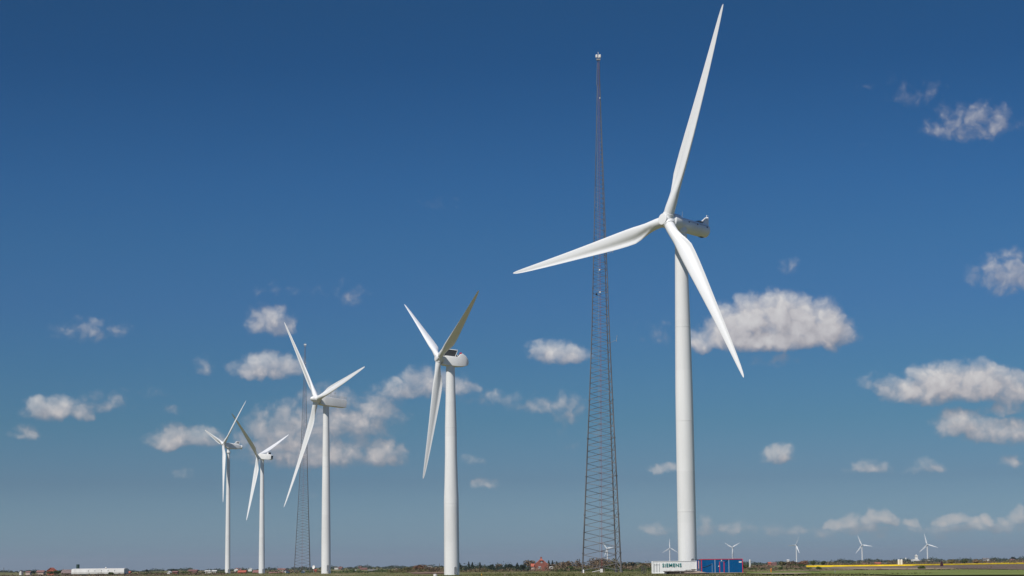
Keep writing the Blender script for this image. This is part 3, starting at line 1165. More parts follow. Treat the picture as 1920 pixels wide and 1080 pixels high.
def build_container():
    D = 476
    a, b = at(1223.3, 1075.5, D), at(1306.8, 1074.5, D)
    w = b.x - a.x
    z0 = ground(a.x, a.y) + .12
    h = 2.68
    root = empty('shipping_container', (a.x, a.y, z0), 'long white ribbed container with teal lettering at the foot of the largest turbine', 'container')
    dpt = 2.44
    mb = MB()
    mb.box(.12, w - .12, .10, dpt - .10, .12, h - .08)
    # ribbed sides
    n = 34
    for yy, s in ((.10, -1), (dpt - .10, 1)):
        for i in range(n):
            x0 = .16 + (w - .32) * i / n
            wd = (w - .32) / n
            vs = [(x0, yy, .14), (x0 + wd * .2, yy + s * .04, .14), (x0 + wd * .55, yy + s * .04, .14), (x0 + wd * .75, yy, .14)]
            vs += [(x, y, h - .1) for x, y, _ in vs]
            f = [(0, 1, 5, 4), (1, 2, 6, 5), (2, 3, 7, 6), (3, 2, 1, 0), (4, 5, 6, 7)]
            mb.add(vs, f)
    mb.build('shell', M['cont'], root, 0)
    fr = MB()
    for x in (0, w - .13):
        for y in (0, dpt - .13):
            fr.box(x, x + .13, y, y + .13, 0, h)
    for z, t in ((0, .14), (h - .10, .10)):
        for y in (.01, dpt - .12):
            fr.box(.13, w - .13, y, y + .11, z, z + t)
    fr.build('frame', M['cont'], root, 0)
    dr = MB()
    for x in (.35, .95, 1.55):
        dr.box(x, x + .05, .0, .04, .3, h - .5)
    dr.box(.35, 1.6, -.003, .035, 1.9, 1.94)
    dr.build('side_door_bars', M['hatch'], root, 0)
    dn = MB()
    for y in (.15, 1.24):
        dn.box(w - .115, w - .07, y, y + 1.05, .16, h - .13)
    dn.build('end_door', M['cont'], root, 0)
    # lettering
    cu = bpy.data.curves.new('lettering', 'FONT')
    cu.body = 'SIEMENS'
    cu.size = 1.02
    cu.extrude = .012
    cu.offset = .017
    cu.space_character = 1.14
    t = bpy.data.objects.new('lettering', cu)
    col.objects.link(t)
    bpy.context.view_layer.update()
    me = bpy.data.meshes.new_from_object(t.evaluated_get(bpy.context.evaluated_depsgraph_get()))
    bpy.data.objects.remove(t)
    xs = [v.co.x for v in me.vertices]
    ys = [v.co.y for v in me.vertices]
    x0, x1, y0, y1 = min(xs), max(xs), min(ys), max(ys)
    W = (1278 - 1242) / 83.5 * w
    Ht = 6.3 / 22 * h
    for v in me.vertices:
        v.co = Vector(((v.co.x - x0) / (x1 - x0) * W, (v.co.y - y0) / (y1 - y0) * Ht, v.co.z))
    me.materials.clear()
    me.materials.append(M['teal'])
    lo = bpy.data.objects.new('lettering', me)
    col.objects.link(lo)
    lo.parent = root
    lo.location = ((1242 - 1223.3) / 83.5 * w, -.02, h * .52)
    lo.rotation_euler = (RAD(90), 0, 0)


def build_cabins():
    D = 470
    a, b = at(1315.3, 1076.5, D), at(1393.2, 1076.5, D)
    w = b.x - a.x
    z0 = ground(a.x, a.y) + .08
    h = 3.02
    dp = 6.0
    root = empty('site_cabin', (a.x, a.y, z0), 'blue three-bay site cabin with crimson edges and a door, right of the white container', 'site cabin')
    mb = MB()
    mb.box(.03, w - .03, .03, dp, .06, h - .07)
    mb.build('shell', M['blue'], root, 0)
    t = MB()
    t.box(-.02, w + .02, -.02, dp + .03, h - .11, h)
    t.box(-.02, .12, -.01, .12, 0, h - .112)
    t.box(w - .12, w + .02, -.01, .12, 0, h - .112)
    t.box(w - .1, w + .02, dp - .1, dp + .02, 0, h - .112)
    t.build('edge_trim', M['cred'], root, 0)
    X = lambda px: (px - 1315.3) / 77.9 * w
    for px in (1341, 1367):
        j = MB()
        j.box(X(px) - .08, X(px) + .08, .0, .03, .06, h - .112)
        j.build('bay_joint', M['joint'], root, 0)
    r = MB()
    r.box(.1, w - .1, .3, dp - .3, h + .001, h + .05)
    r.build('roof_sheet', M['slate'], root, 0)
    d = MB()
    d.box(X(1350.2), X(1357.2), -.01, .03, .2, 2.4)
    dd = d.build('door', M['blue'], root, 0)
    j = MB()
    for px in (1349.6, 1357.9):
        j.box(X(px) - .07, X(px) + .07, -.03, .03, .1, 2.42)
    j.build('door_jamb', M['cred'], dd, 0)
    hd = MB()
    hd.box(X(1350.2) + .0, X(1357.2), -.02, .03, 2.43, 2.50)
    hd.build('door_head', M['joint'], dd, 0)
    s = MB()
    s.box(X(1350), X(1357.5), -.7, .03, 0, .14, .02)
    s.build('door_step', M['concrete'], root, 0)
    l = MB()
    l.lathe([(0, .13), (.14, .1)], (X(1353.5), .03, 2.72), (0, -1, 0), 10)
    l.build('door_lamp', M['plaster'], root, 30)
    q = MB()
    q.box(X(1347.2), X(1348.8), -.1, .03, 1.34, 1.58, .02)
    q.build('meter_box', M['plaster'], root, 0)
    q = MB()
    q.box(X(1386), X(1391.2), .0, .025, 2.2, 2.5)
    q.build('name_plate', M['plaster'], root, 0)
    c = MB()
    pts = [(X(1358.5), -.01, 2.35), (X(1360.5), -.02, 2.42), (X(1363), -.02, 2.65), (X(1366), -.02, 2.82)]
    for p, q2 in zip(pts, pts[1:]):
        c.bar(p, q2, .03, .03, 4)
    pts = [(X(1317.5), -.01, 1.25), (X(1324), -.02, 1.42), (X(1330), -.02, 1.7), (X(1335.4), -.02, 1.95)]
    for p, q2 in zip(pts, pts[1:]):
        c.bar(p, q2, .035, .035, 4)
    c.build('cable', M['black'], root, 0)
    c = MB()
    c.box(X(1335.2), X(1335.9), -.005, .03, .1, 2.1)
    c.build('downpipe', M['joint'], root, 0)
    # a lower cabin set back between the two
    a2, b2 = at(1306.9, 1076, 480), at(1316.5, 1076, 480)
    w2 = b2.x - a2.x
    r2 = empty('site_cabin', (a2.x, a2.y, ground(a2.x, a2.y) + .08), 'narrow blue cabin end with a white window panel, between white container and big blue cabin', 'site cabin')
    mb = MB()
    mb.box(0, w2, 0, 4.5, .0, 2.95)
    mb.build('shell', M['blue'], r2, 0)
    mb = MB()
    mb.box(-.03, w2 + .03, -.04, 4.55, 2.96, 3.04)
    mb.build('roof_sheet', M['slate'], r2, 0)
    mb = MB()
    mb.box(.38, .80, -.05, .0, .98, 2.72)
    wn = mb.build('window_panel', M['plaster'], r2, 0)
    mb = MB()
    mb.box(.26, .36, -.05, .0, .98, 2.72)
    mb.build('window_trim', M['cred'], wn, 0)
    mb = MB()
    mb.box(.84, .98, -.2, -.03, 2.25, 2.5, .02)
    mb.build('floodlight', M['plaster'], r2, 0)


def box_thing(name, label, cat, px, py, D, w, h, d, m, group=None, bev=.03, sub=None, rz=0):
    p = at(px, py, D)
    root = empty(name, (p.x, p.y, p.z), label, cat, group, rz)
    mb = MB()
    mb.box(-w / 2, w / 2, 0, d, 0, h, bev)
    mb.build('body', M[m], root, 0)
    return root


build_container()
build_cabins()


def build_yard():
    # long low platform of planks before the container
    D = 468
    a, b = at(1243, 1074.8, D), at(1311, 1074.2, D)
    w = b.x - a.x
    z = ground(a.x, a.y)
    root = empty('plank_platform', (a.x, a.y - 2.4, z), 'low grey plank platform standing before the white container, dark underneath', 'platform')
    mb = MB()
    mb.box(0, w, 0, 2.2, .50, .62, .02)
    for i in range(14):
        mb.box(.1 + i * w / 14, .05 + (i + .85) * w / 14, .02, 2.18, .621, .66 + .03 * (i % 3))
    mb.build('deck', M['plank'], root, 0)
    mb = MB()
    mb.box(.3, w - .2, .35, 1.9, -.1, .498)  # black box that paints the shade in the gap under the deck
    mb.build('gap_shade_box', M['black'], root, 0)
    mb = MB()
    for x in (.4, w * .45, w - .6):
        mb.box(x, x + .12, .1, .24, -.1, .498)
    mb.build('prop_leg', M['hatch'], root, 0)
    mb = MB()
    for q, (x0, x1, zz) in enumerate(((w - 3.0, w - .9, .73), (w - 1.8, w - .1, .87))):
        mb.box(x0, x1, .4, 1.5, zz, zz + .13, .03)
    tag(mb.build('timber_stack', M['wood'], None, 0, (a.x, a.y - 2.4, z)), 'few loose grey timbers lying on the right end of the plank platform', 'timber')
    # gravel heap
    D = 462
    c = at(1304, 1077.0, D)
    mb = MB()
    rr = random.Random(3)
    NX, NY = 28, 12
    vs = []
    for i in range(NX + 1):
        for j in range(NY + 1):
            x = (i / NX - .5) * 6.2
            y = (j / NY - .5) * 3.6
            t = max(0, 1 - (abs(x) / 3.1) ** 3) * max(0, 1 - (abs(y) / 1.8) ** 2)
            vs.append((x, y, t * (.50 + .10 * math.sin(x * 1.7)) + (rr.random() - .5) * .10 * (t > 0)))
    fs = [(i * (NY + 1) + j, (i + 1) * (NY + 1) + j, (i + 1) * (NY + 1) + j + 1, i * (NY + 1) + j + 1) for i in range(NX) for j in range(NY)]
    mb.add(vs, fs)
    tag(mb.build('gravel_heap', M['sand'], None, 0, (c.x, c.y, ground(c.x, c.y) - .05)), 'flat heap of tan gravel in front of the gap between container and blue cabin', 'gravel heap')
    # mesh fence panels left of the container
    a = at(1203, 1076, 490)
    root = empty('mesh_gate', (a.x, a.y, ground(a.x, a.y)), 'grey wire mesh gate panels standing left of the white container', 'gate')
    for k in range(2):
        mb = MB()
        x0 = k * .55
        for x in (x0, x0 + .48):
            mb.bar((x, k * .1, 0), (x, k * .1, 1.85), .035, .035, 5)
        for z in (.15, .7, 1.25, 1.8):
            mb.bar((x0, k * .1, z), (x0 + .48, k * .1, z), .02, .02, 4)
        for i in range(1, 5):
            mb.bar((x0 + i * .096, k * .1, .1), (x0 + i * .096, k * .1, 1.8), .012, .012, 4)
        mb.build('mesh_panel', M['steel'], root, 0)
    # cabinet and marker under the mast
    a = at(1128, 1073.5, 676)
    root = empty('control_cabinet', (a.x, a.y, ground(a.x, a.y)), 'pale grey cabinet on the ground between the legs of the nearer lattice mast', 'cabinet')
    mb = MB()
    mb.box(-.42, .42, 0, .6, .05, 1.2, .03)
    mb.build('body', M['plaster'], root, 0)
    mb = MB()
    mb.box(-.48, .48, -.05, .65, 1.205, 1.28)
    mb.build('lid', M['hatch'], root, 0)
    a = at(1094.2, 1076, 640)
    root = empty('marker_post', (a.x, a.y, ground(a.x, a.y) + .1), 'short white post at the left foot of the nearer lattice mast', 'marker post')
    mb = MB()
    mb.tube([(0, .24), (.1, .2), (.85, .2), (1.0, .12)], 12)
    mb.build('post', M['plaster'], root, 30)
    mb = MB()
    mb.tube([(-.1, .3), (.02, .3)], 12)
    mb.build('foot', M['brick'], root, 0)
    a = at(1118, 1074.2, 668)
    mb = MB()
    mb.bar((-1.2, 0, .25), (1.4, .3, .75), .11, .11, 6)
    mb.bar((-1.2, .3, .2), (1.2, .6, .6), .11, .11, 6)
    tag(mb.build('pipe_bundle', M['plaster'], None, 0, (a.x, a.y, ground(a.x, a.y))), 'white pipes lying aslant beside the pale cabinet under the mast', 'pipes')
    # stakes
    def stake(px, top, base, D, m, label, r=.09, cap=None):
        p_ = at(px, base, D)
        t_ = at(px, top, D)
        root = empty('stake', tuple(p_), label, 'stake')
        h = t_.z - p_.z
        s = MB()
        s.tube([(-.3, r), (h * .45, r)], 8)
        s.build('shaft', M[m], root, 30)
        s = MB()
        s.tube([(h * .45, r * 1.15), (h * .96, r * 1.1), (h, r * .5)], 8)
        s.build('head', M[cap or m], root, 30)
    stake(1446, 1065.5, 1077.5, 455, 'yellow', 'yellow marker stake in the grass right of the blue cabin', .10, 'orange')
    stake(1854, 1076, 1083, 400, 'orange', 'small orange stake at the bottom right corner of the green field', .10)
    stake(1566, 1070, 1081, 430, 'hatch', 'thin grey stake at the near edge of the green field', .07)
    stake(816, 1076.2, 1084, 430, 'black', 'dark stubby post with a white cap at the left of the nearest tower foot', .32, 'plaster')
    stake(903, 1076, 1081, 520, 'yellow', 'low yellow marker in the grass right of the open-roofed turbine', .09)
    stake(947, 1076, 1082, 460, 'sand', 'low tan post in the grass below the conifers', .1)
    stake(1133, 1065.6, 1073, 672, 'sand', 'thin pale post right beside the cabinet under the mast', .08)
    stake(7, 1064, 1074.5, 1300, 'wood', 'lone thin brown pole at the far left edge', .12)
    stake(824, 1056.5, 1066, 1500, 'wood', 'thin far pole between the white farmhouse and the open-roofed turbine', .14)


build_yard()


# ------------------------------------------------------------------ houses
def house(name, label, px, py, D, w, wall_h, roof_h, d=8, wallm='plaster', roofm='tile', gable='side', rz=0, chimney=False, windows=0, cat='house', drop=4, group=None):
    """gable='side': ridge runs along the picture; 'front': gable end faces us. (px,py) is the middle of the visible foot."""
    p = at(px, py, D)
    root = empty(name, (p.x, p.y, p.z), label, cat, group, rz)
    dz = min(drop, max(.5, p.z - ground(p.x, p.y) + .5)) if p.z > ground(p.x, p.y) else .5
    mb = MB()
    mb.box(-w / 2, w / 2, 0, d, -dz, wall_h)
    if gable == 'front':
        mb.add([(-w / 2, 0, wall_h), (w / 2, 0, wall_h), (0, 0, wall_h + roof_h), (-w / 2, d, wall_h), (w / 2, d, wall_h), (0, d, wall_h + roof_h)], [(0, 1, 2), (5, 4, 3), (1, 4, 5, 2), (0, 2, 5, 3)])
    else:
        mb.add([(-w / 2, 0, wall_h), (-w / 2, d, wall_h), (-w / 2, d / 2, wall_h + roof_h), (w / 2, 0, wall_h), (w / 2, d, wall_h), (w / 2, d / 2, wall_h + roof_h)], [(0, 2, 1), (3, 4, 5), (0, 3, 5, 2), (1, 2, 5, 4)])
    mb.build('wall', M[wallm], root, 0)
    rf = MB()
    e, t = .3, .18
    if gable == 'front':
        k = roof_h / (w / 2)
        for s in (-1, 1):
            a = [(0, roof_h + wall_h), (s * (w / 2 + e), wall_h - e * k)]
            vs = [(a[0][0], -e, a[0][1] + .02), (a[1][0], -e, a[1][1] + .02), (a[1][0], -e, a[1][1] + t), (a[0][0], -e, a[0][1] + t + .04)]
            vs += [(x, d + e, z) for x, _, z in vs]
            rf.add(vs, [(0, 1, 2, 3), (7, 6, 5, 4), (0, 4, 5, 1), (1, 5, 6, 2), (2, 6, 7, 3), (3, 7, 4, 0)])
    else:
        k = roof_h / (d / 2)
        for s in (-1, 1):
            y1 = d / 2 + s * (d / 2 + e)
            z1 = wall_h - e * k
            vs = [(-w / 2 - e, d / 2, wall_h + roof_h + .02), (-w / 2 - e, y1, z1 + .02), (-w / 2 - e, y1, z1 + t), (-w / 2 - e, d / 2, wall_h + roof_h + t + .04)]
            vs += [(w / 2 + e, y, z) for _, y, z in vs]
            rf.add(vs, [(0, 1, 2, 3), (7, 6, 5, 4), (0, 4, 5, 1), (1, 5, 6, 2), (2, 6, 7, 3), (3, 7, 4, 0)])
    r = rf.build('roof', M[roofm], root, 0)
    if chimney:
        c = MB()
        c.box(-.35, .35, d / 2 - .35, d / 2 + .35, wall_h + roof_h * .7, wall_h + roof_h + 1.3)
        c.build('chimney', M['brick'], r, 0)
    for i in range(windows):
        x = (i + .5) / windows * w - w / 2
        wb = MB()
        wb.box(x - .45, x + .45, -.04, .05, wall_h * .35, wall_h * .82)
        fo = wb.build('window', M['plaster'], root, 0)
        g = MB()
        g.box(x - .36, x + .36, -.06, -.041, wall_h * .40, wall_h * .77)
        g.build('pane', M['glass'], fo, 0)
    return root


# the red brick house near the conifers
def brick_house():
    D = 1050
    k = D / F
    p = at(1014, 1069.5, D)
    root = empty('brick_house', (p.x, p.y, p.z), 'red brick farmhouse with orange roof, dormer and chimney among the trees', 'house')
    w = 24 * k
    mb = MB()
    wh, rh, d = 2.7, 2.75, 9
    x0, x1 = -w / 2 + .2, w / 2 + .6
    xm = (x0 + x1) / 2 - .15
    mb.box(x0, x1, 0, d, -2, wh)
    # half-hipped gable towards us
    prof = [(x0, wh), (x1, wh), (xm + .75, wh + rh * .80), (xm - .75, wh + rh * .80)]
    mb.loft([[(x, y, z) for x, z in prof] for y in (0, d)])
    mb.build('wall', M['brick'], root, 0)
    rf = MB()

    def slab(q):
        n = (Vector(q[1]) - Vector(q[0])).cross(Vector(q[3]) - Vector(q[0])).normalized() * .16
        a = [Vector(v) for v in q]
        if n.z < 0:
            n = -n
        a2 = [v + n for v in a]
        rf.add([*a, *a2], [(3, 2, 1, 0), (4, 5, 6, 7), (0, 1, 5, 4), (1, 2, 6, 5), (2, 3, 7, 6), (3, 0, 4, 7)])
    top = wh + rh + .15
    slab([(x0 - .35, -.3, wh - .4), (x0 - .35, d + .3, wh - .4), (xm, d + .3, top), (xm, 1.1, top)])
    slab([(x1 + .35, -.3, wh - .4), (x1 + .35, d + .3, wh - .4), (xm, d + .3, top), (xm, 1.1, top)])
    slab([(xm - .95, -.35, wh + rh * .70), (xm + .95, -.35, wh + rh * .70), (xm + .02, 1.15, top + .05), (xm - .02, 1.15, top + .05)])
    r = rf.build('roof', M['tile'], root, 0)
    c = MB()
    c.box(xm - .4, xm + .4, 2.2, 3.0, top - .6, top + .75)
    c.box(xm - .46, xm + .46, 2.14, 3.06, top + .75, top + .88)
    c.build('chimney', M['brick'], r, 0)
    for (cx, z0, z1, ww) in ((xm - .8, .7, 2.0, 1.35), (xm + .15, 3.5, 4.5, .9)):
        wb = MB()
        wb.box(cx - ww / 2, cx + ww / 2, -.05, .03, z0, z1)
        fo = wb.build('window', M['plaster'], root, 0)
        g = MB()
        for s in (-1, 1):
            g.box(cx + s * ww / 4 - ww * .16, cx + s * ww / 4 + ww * .16, -.07, -.051, z0 + .15, z1 - .15)
        g.build('pane', M['glass'], fo, 0)
    a = MB()
    a.box(x0 - 1.7, x0 - .05, 2, 6, -2, 1.9)
    an = a.build('annex', M['pinkp'], root, 0)
    a = MB()
    a.add([(x0 - 1.9, 1.7, 1.85), (x0 - .05, 1.7, 1.85), (x0 - .05, 4, 3.3), (x0 - 1.9, 4, 3.3), (x0 - 1.9, 6.3, 1.85), (x0 - .05, 6.3, 1.85)], [(0, 1, 2, 3), (3, 2, 5, 4), (0, 3, 4), (1, 5, 2), (0, 4, 5, 1)])
    a.build('annex_roof', M['tile'], an, 0)


brick_house()


def caravan():
    p = at(1034, 1069, 1040)
    root = empty('caravan', tuple(p), 'small white caravan parked right beside the red brick farmhouse', 'caravan')
    mb = MB()
    mb.box(-.95, .95, 0, 2, .35, 1.75, .2)
    b = mb.build('body', M['plaster'], root, 30)
    mb = MB()
    mb.box(-.6, .6, -.02, .03, .95, 1.4)
    mb.build('window', M['glass'], root, 0)
    for y in (.1, 1.7):
        mb = MB()
        mb.lathe([(0, .28), (.18, .28)], (0, y, .2), (0, 1, 0), 12)
        mb.build('wheel', M['black'], root, 30)


caravan()


def house_px(name, label, x0, x1, ytop, ybase, D, wallm, roofm, gable='side', rf=.5, d=8, **kw):
    k = D / F
    w = (x1 - x0) * k
    H = (ybase - ytop) * k
    return house(name, label, (x0 + x1) / 2, ybase, D, w, H * (1 - rf), H * rf, d, wallm, roofm, gable, **kw)


HOUSES = [
    ('cottage', 'tiny white cottage alone at the far left on the green horizon', 36, 40, 1069.5, 1074.5, 1900, 'plaster', 'slate', 'front', .4),
    ('farm_shed', 'low pale pink shed left of the dark bush at far left', 48, 56, 1071.4, 1074.3, 1900, 'pinkp', 'tilep', 'side', .5),
    ('farm_shed', 'long low shed with a faded pink roof left of the peaked red roof', 68, 81, 1070, 1075, 1500, 'pinkp', 'tilep', 'side', .6),
    ('farmhouse', 'farmhouse with peaked bright red roof left of the brown barn', 88, 101, 1065, 1072, 1300, 'tile', 'tile', 'front', .7),
    ('barn', 'grey-brown low barn joined to the left end of the long white barn', 115, 135, 1068.8, 1077.5, 1050, 'brown', 'brown', 'side', .7),
    ('shed', 'low orange-red roof at the right end of the long white barn', 233, 243, 1071.8, 1075.5, 1500, 'brick', 'tile', 'side', .6),
    ('cottage', 'small white gabled cottage amid the scrub left of the leftmost tall turbine', 313, 318, 1071.2, 1075, 1400, 'plaster', 'plaster', 'front', .5),
    ('cottage', 'dull red roofed cottage just right of the small white gabled one', 323, 332, 1071.2, 1074, 1500, 'brick', 'tilep', 'side', .6),
    ('farmhouse', 'long house with salmon red roof left of the low white barn', 353, 369, 1068.5, 1071.8, 2000, 'tilep', 'tilep', 'side', .5),
    ('barn', 'low white barn left of the leftmost tall tower', 384, 405, 1070, 1073.2, 1700, 'plaster', 'plaster', 'side', .4),
    ('house', 'white gabled house with red roof edge high between the two left turbines', 439, 446, 1065.2, 1069.5, 2200, 'plaster', 'tile', 'front', .5),
    ('house', 'house with a long muted red roof behind the orange one', 446, 452, 1066.8, 1069.5, 2250, 'tilep', 'tilep', 'side', .6),
    ('house', 'orange-roofed house with a dark doorway between the two left turbines', 446, 460, 1070, 1076.3, 1350, 'tile', 'tile', 'side', .5),
    ('house', 'white gabled house over dark trees left of the second tower', 465, 472, 1065.2, 1069.5, 2200, 'plaster', 'plaster', 'front', .5),
    ('house', 'crimson red house just left of the second tower from the left', 474, 487, 1069.5, 1076.5, 1450, 'brick', 'tilep', 'side', .6),
    ('house', 'pale house with grey roof right of the second tower', 520, 534, 1066.2, 1071.5, 1800, 'pinkp', 'tilep', 'side', .4),
    ('house', 'white house with red pointed roof near the farther mast', 531, 541, 1068, 1076.5, 1350, 'plaster', 'tilep', 'front', .45),
    ('shed', 'row of low red brick sheds right of the second tower', 504, 530, 1073, 1076.5, 1400, 'brick', 'tilep', 'side', .5),
    ('shed', 'little white hut at the foot of the farther mast', 565, 569, 1070.5, 1075.5, 1300, 'plaster', 'plaster', 'front', .3),
    ('shed', 'bright red shed right below the white dish antenna', 587.5, 593, 1068.3, 1071.8, 1700, 'tile', 'tile', 'side', .4),
    ('house', 'white and red house on the ridge right of the pointed-nose turbine', 627, 634, 1063.3, 1066, 2500, 'plaster', 'slate', 'side', .4),
    ('house', 'pink-roofed house on the ridge, right neighbour of the white and red one', 635, 641, 1063, 1066, 2500, 'tilep', 'tilep', 'side', .5),
    ('house', 'faded red roof on the hillside above the silver sheds', 672, 677, 1062, 1064, 2600, 'tilep', 'tilep', 'side', .5),
    ('house', 'long faded pink roof lower on the same hillside', 676, 688, 1065, 1067.5, 2300, 'tilep', 'tilep', 'side', .5),
    ('shed', 'low silver sheds in a row on the hillside', 690, 712, 1068, 1073, 1900, 'hatch', 'slate', 'side', .5),
    ('house', 'small red roof at the right end of the silver sheds', 711, 718, 1070, 1073.5, 1700, 'brick', 'tilep', 'side', .5),
    ('farmhouse', 'pale gabled farmhouse with dark annex in the dunes', 736, 750, 1066.5, 1075, 1150, 'pinkp', 'pinkp', 'front', .8),
    ('farmhouse', 'small white farmhouse under the grey ridge left of the open-roofed turbine', 802, 809, 1061.5, 1065, 2200, 'plaster', 'slate', 'side', .4),
    ('farmhouse', 'white farmhouse half hidden in scrub right of the brick farmhouse', 1056, 1064, 1058.5, 1062, 1500, 'plaster', 'plaster', 'side', .4),
    ('house', 'bright red roofed house far right of the blue cabin', 1441, 1446, 1054, 1057.5, 2300, 'tile', 'tile', 'side', .6),
    ('house', 'faded red roofed house right next to the bright red one', 1447, 1456, 1055, 1058, 2300, 'tilep', 'tilep', 'side', .5),
    ('house', 'tiny white house on the ridge above the brown scrub', 1476, 1480, 1049.5, 1052, 2800, 'plaster', 'plaster', 'side', .4),
    ('house', 'low terracotta house just behind the yellow field, left one', 1607, 1616, 1056.3, 1059.5, 2200, 'brick', 'tilep', 'side', .5),
    ('house', 'orange gabled house just behind the yellow field, middle one', 1619, 1633, 1055.8, 1059.5, 2150, 'pinkp', 'tilep', 'side', .6),
    ('house', 'red roofed house just behind the yellow field, right one', 1641, 1652, 1054.6, 1058.5, 2100, 'brick', 'tile', 'side', .6),
    ('shed', 'long low white shed behind the yellow field left of the twin silos', 1655, 1667, 1055.4, 1058, 2200, 'plaster', 'slate', 'side', .4),
    ('house', 'pale blue-grey house in the wood above the right end of the yellow field', 1844, 1849, 1046.5, 1051, 2600, 'hatch', 'slate', 'side', .5),
    ('house', 'white house in the wood right of the pale blue-grey one', 1851, 1855, 1046.5, 1050.5, 2600, 'plaster', 'slate', 'side', .4),
    ('house', 'russet roofed house in the wood at the far right edge', 1896, 1903, 1048.5, 1051.5, 2500, 'brick', 'tilep', 'side', .5),
]
for h in HOUSES:
    house_px(*h)


def long_barn():
    D = 1000
    k = D / F
    p = at(183, 1077, D)
    root = empty('barn', tuple(p), 'very long white sheet-clad barn at the left edge of the land', 'barn')
    w = 98 * k
    h = 10.3 * k
    mb = MB()
    d = 12
    prof = [(0, .25), (0, 1.0), (.5, h - .05), (5.5, h + .2), (d - .5, h - .1), (d, 1.0), (d, .25)]
    mb.loft([[(x, y, z) for y, z in prof] for x in (-w / 2, w / 2)])
    mb.build('shell', M['barn'], root, 0)
    mb = MB()
    mb.box(-w / 2 + .1, w / 2 - .1, .1, d - .1, -1.5, .245)
    mb.build('plinth', M['dark'], root, 0)
    for i in range(5):
        x = -w / 2 + w * (.32 + .125 * i)
        mb = MB()
        mb.box(x - .14, x + .14, .10, .25, 1.1, 1.9)
        mb.build('vent', M['hatch'], root, 0)
    p = at(197.8, 1066.9, D)
    mb = MB()
    mb.lathe([(0, .2), (.25, .42), (.55, .42), (.85, .1)], (0, 1, 0), (0, 0, 1), 12)
    o = mb.build('roof_vent', M['plaster'], root, 30)
    o.location = (p.x - root.location.x, 0, h - .1)
    # dark silo behind the barn
    p = at(146, 1070, 1030)
    t = at(146, 1058.3, 1030)
    root = empty('silo', tuple(p), 'dark green round silo standing up behind the long white barn', 'silo')
    H = t.z - p.z
    mb = MB()
    mb.tube([(-2, .75), (H - .15, .75)], 20)
    mb.build('shell', M['silo'], root, 30)
    mb = MB()
    mb.tube([(H - .15, .82), (H, .7), (H + .1, .2)], 20)
    mb.build('cap', M['silo'], root, 30)


long_barn()


def silo(px, top, base, D, w, label, m='plaster', group=None):
    p, t = at(px, base, D), at(px, top, D)
    r = w * D / F / 2
    H = t.z - p.z
    root = empty('silo', tuple(p), label, 'silo', group)
    mb = MB()
    mb.tube([(-2.5, r), (H * .88, r)], 18)
    mb.build('shell', M[m], root, 30)
    mb = MB()
    mb.tube([(H * .88, r * 1.03), (H * .95, r * .8), (H, r * .35)], 18)
    mb.build('cap', M[m], root, 30)


silo(1685.6, 1048.8, 1058.5, 1700, 4.6, 'left one of the twin white silos behind the yellow field', group='twin white silos')
silo(1690.6, 1048.8, 1058.5, 1710, 4.6, 'right one of the twin white silos behind the yellow field', group='twin white silos')
silo(1406.3, 1049.2, 1057.8, 1500, 2.6, 'slim white silo standing right of the blue cabin')
silo(667, 1068.3, 1074, 1600, 3, 'short white silo on the green slope right of the pointed-nose turbine')


def dish():
    p = at(588.2, 1068, 1500)
    root = empty('dish_antenna', tuple(p), 'white round dish antenna left of the pointed-nose tower foot', 'dish antenna')
    mb = MB()
    mb.lathe([(0, .3), (.25, 1.1), (.33, 1.3), (.45, 1.32), (.3, .9), (.2, .2)], (0, 0, 1.6), Vector((-.35, -1, .35)), 24)
    o = mb.build('reflector', M['plaster'], root, 60)
    o.scale = (.75, 1, 1)
    mb = MB()
    mb.bar((0, .3, -2), (0, .2, 1.5), .18, .15, 8)
    mb.build('pedestal', M['hatch'], root, 30)


dish()


def factory():
    D = 2700
    k = D / F
    p = at(1733, 1052, D)
    root = empty('factory', tuple(p), 'pale factory with a stubby tower block on the horizon behind the yellow field', 'factory')
    X = lambda q: (q - 1733) * k
    mb = MB()
    mb.box(X(1712), X(1723), 0, 14, -5, 3.6 * k)
    mb.box(X(1723.2), X(1752), 4, 16, -5, 1.9 * k)
    mb.build('hall', M['plaster'], root, 0)
    mb = MB()
    mb.box(X(1717.3), X(1721.8), 2, 6, 3.62 * k, 9.2 * k)
    mb.box(X(1717.0), X(1722.1), 1.7, 6.3, 9.22 * k, 10.6 * k)
    mb.box(X(1718.3), X(1720.8), 3, 5, 10.65 * k, 12 * k)
    mb.build('tower_block', M['plaster'], root, 0)
    mb = MB()
    mb.box(X(1719), X(1746), -1.5, 0, -5, .8 * k)
    mb.build('dark_shed', M['slate'], root, 0)
    mb = MB()
    mb.box(X(1748), X(1752.4), 3, 4, -5, 2.3 * k)
    mb.build('end_wall', M['pinkp'], root, 0)
    p = at(1698.5, 1048.5, D)
    root = empty('storage_tank', tuple(p), 'tiny pale round tank on the horizon left of the factory', 'tank')
    mb = MB()
    mb.lathe([(-4, .5), (.1, .55), (.5, 1.0), (1.2, 1.0), (1.7, .5)], (0, 0, 0), (0, 0, 1), 12)
    mb.build('tank', M['plaster'], root, 30)
    p = at(1766.3, 1061, 1250)
    root = empty('hunting_hide', tuple(p), 'dark maroon raised hide standing in the yellow field', 'hide')
    kk = 1250 / F
    mb = MB()
    mb.box(-2.4 * kk, 2.4 * kk, 0, 1.5, -.4, 4.4 * kk, .05)
    mb.build('base', M['maroon'], root, 0)
    mb = MB()
    mb.box(-1.6 * kk, 1.4 * kk, .2, 1.3, 4.42 * kk, 8.2 * kk, .05)
    mb.build('cabin', M['maroon'], root, 0)
    mb = MB()
    mb.box(-1.9 * kk, 1.7 * kk, .0, 1.5, 8.22 * kk, 8.9 * kk, .03)
    mb.build('roof', M['brown'], root, 0)


factory()


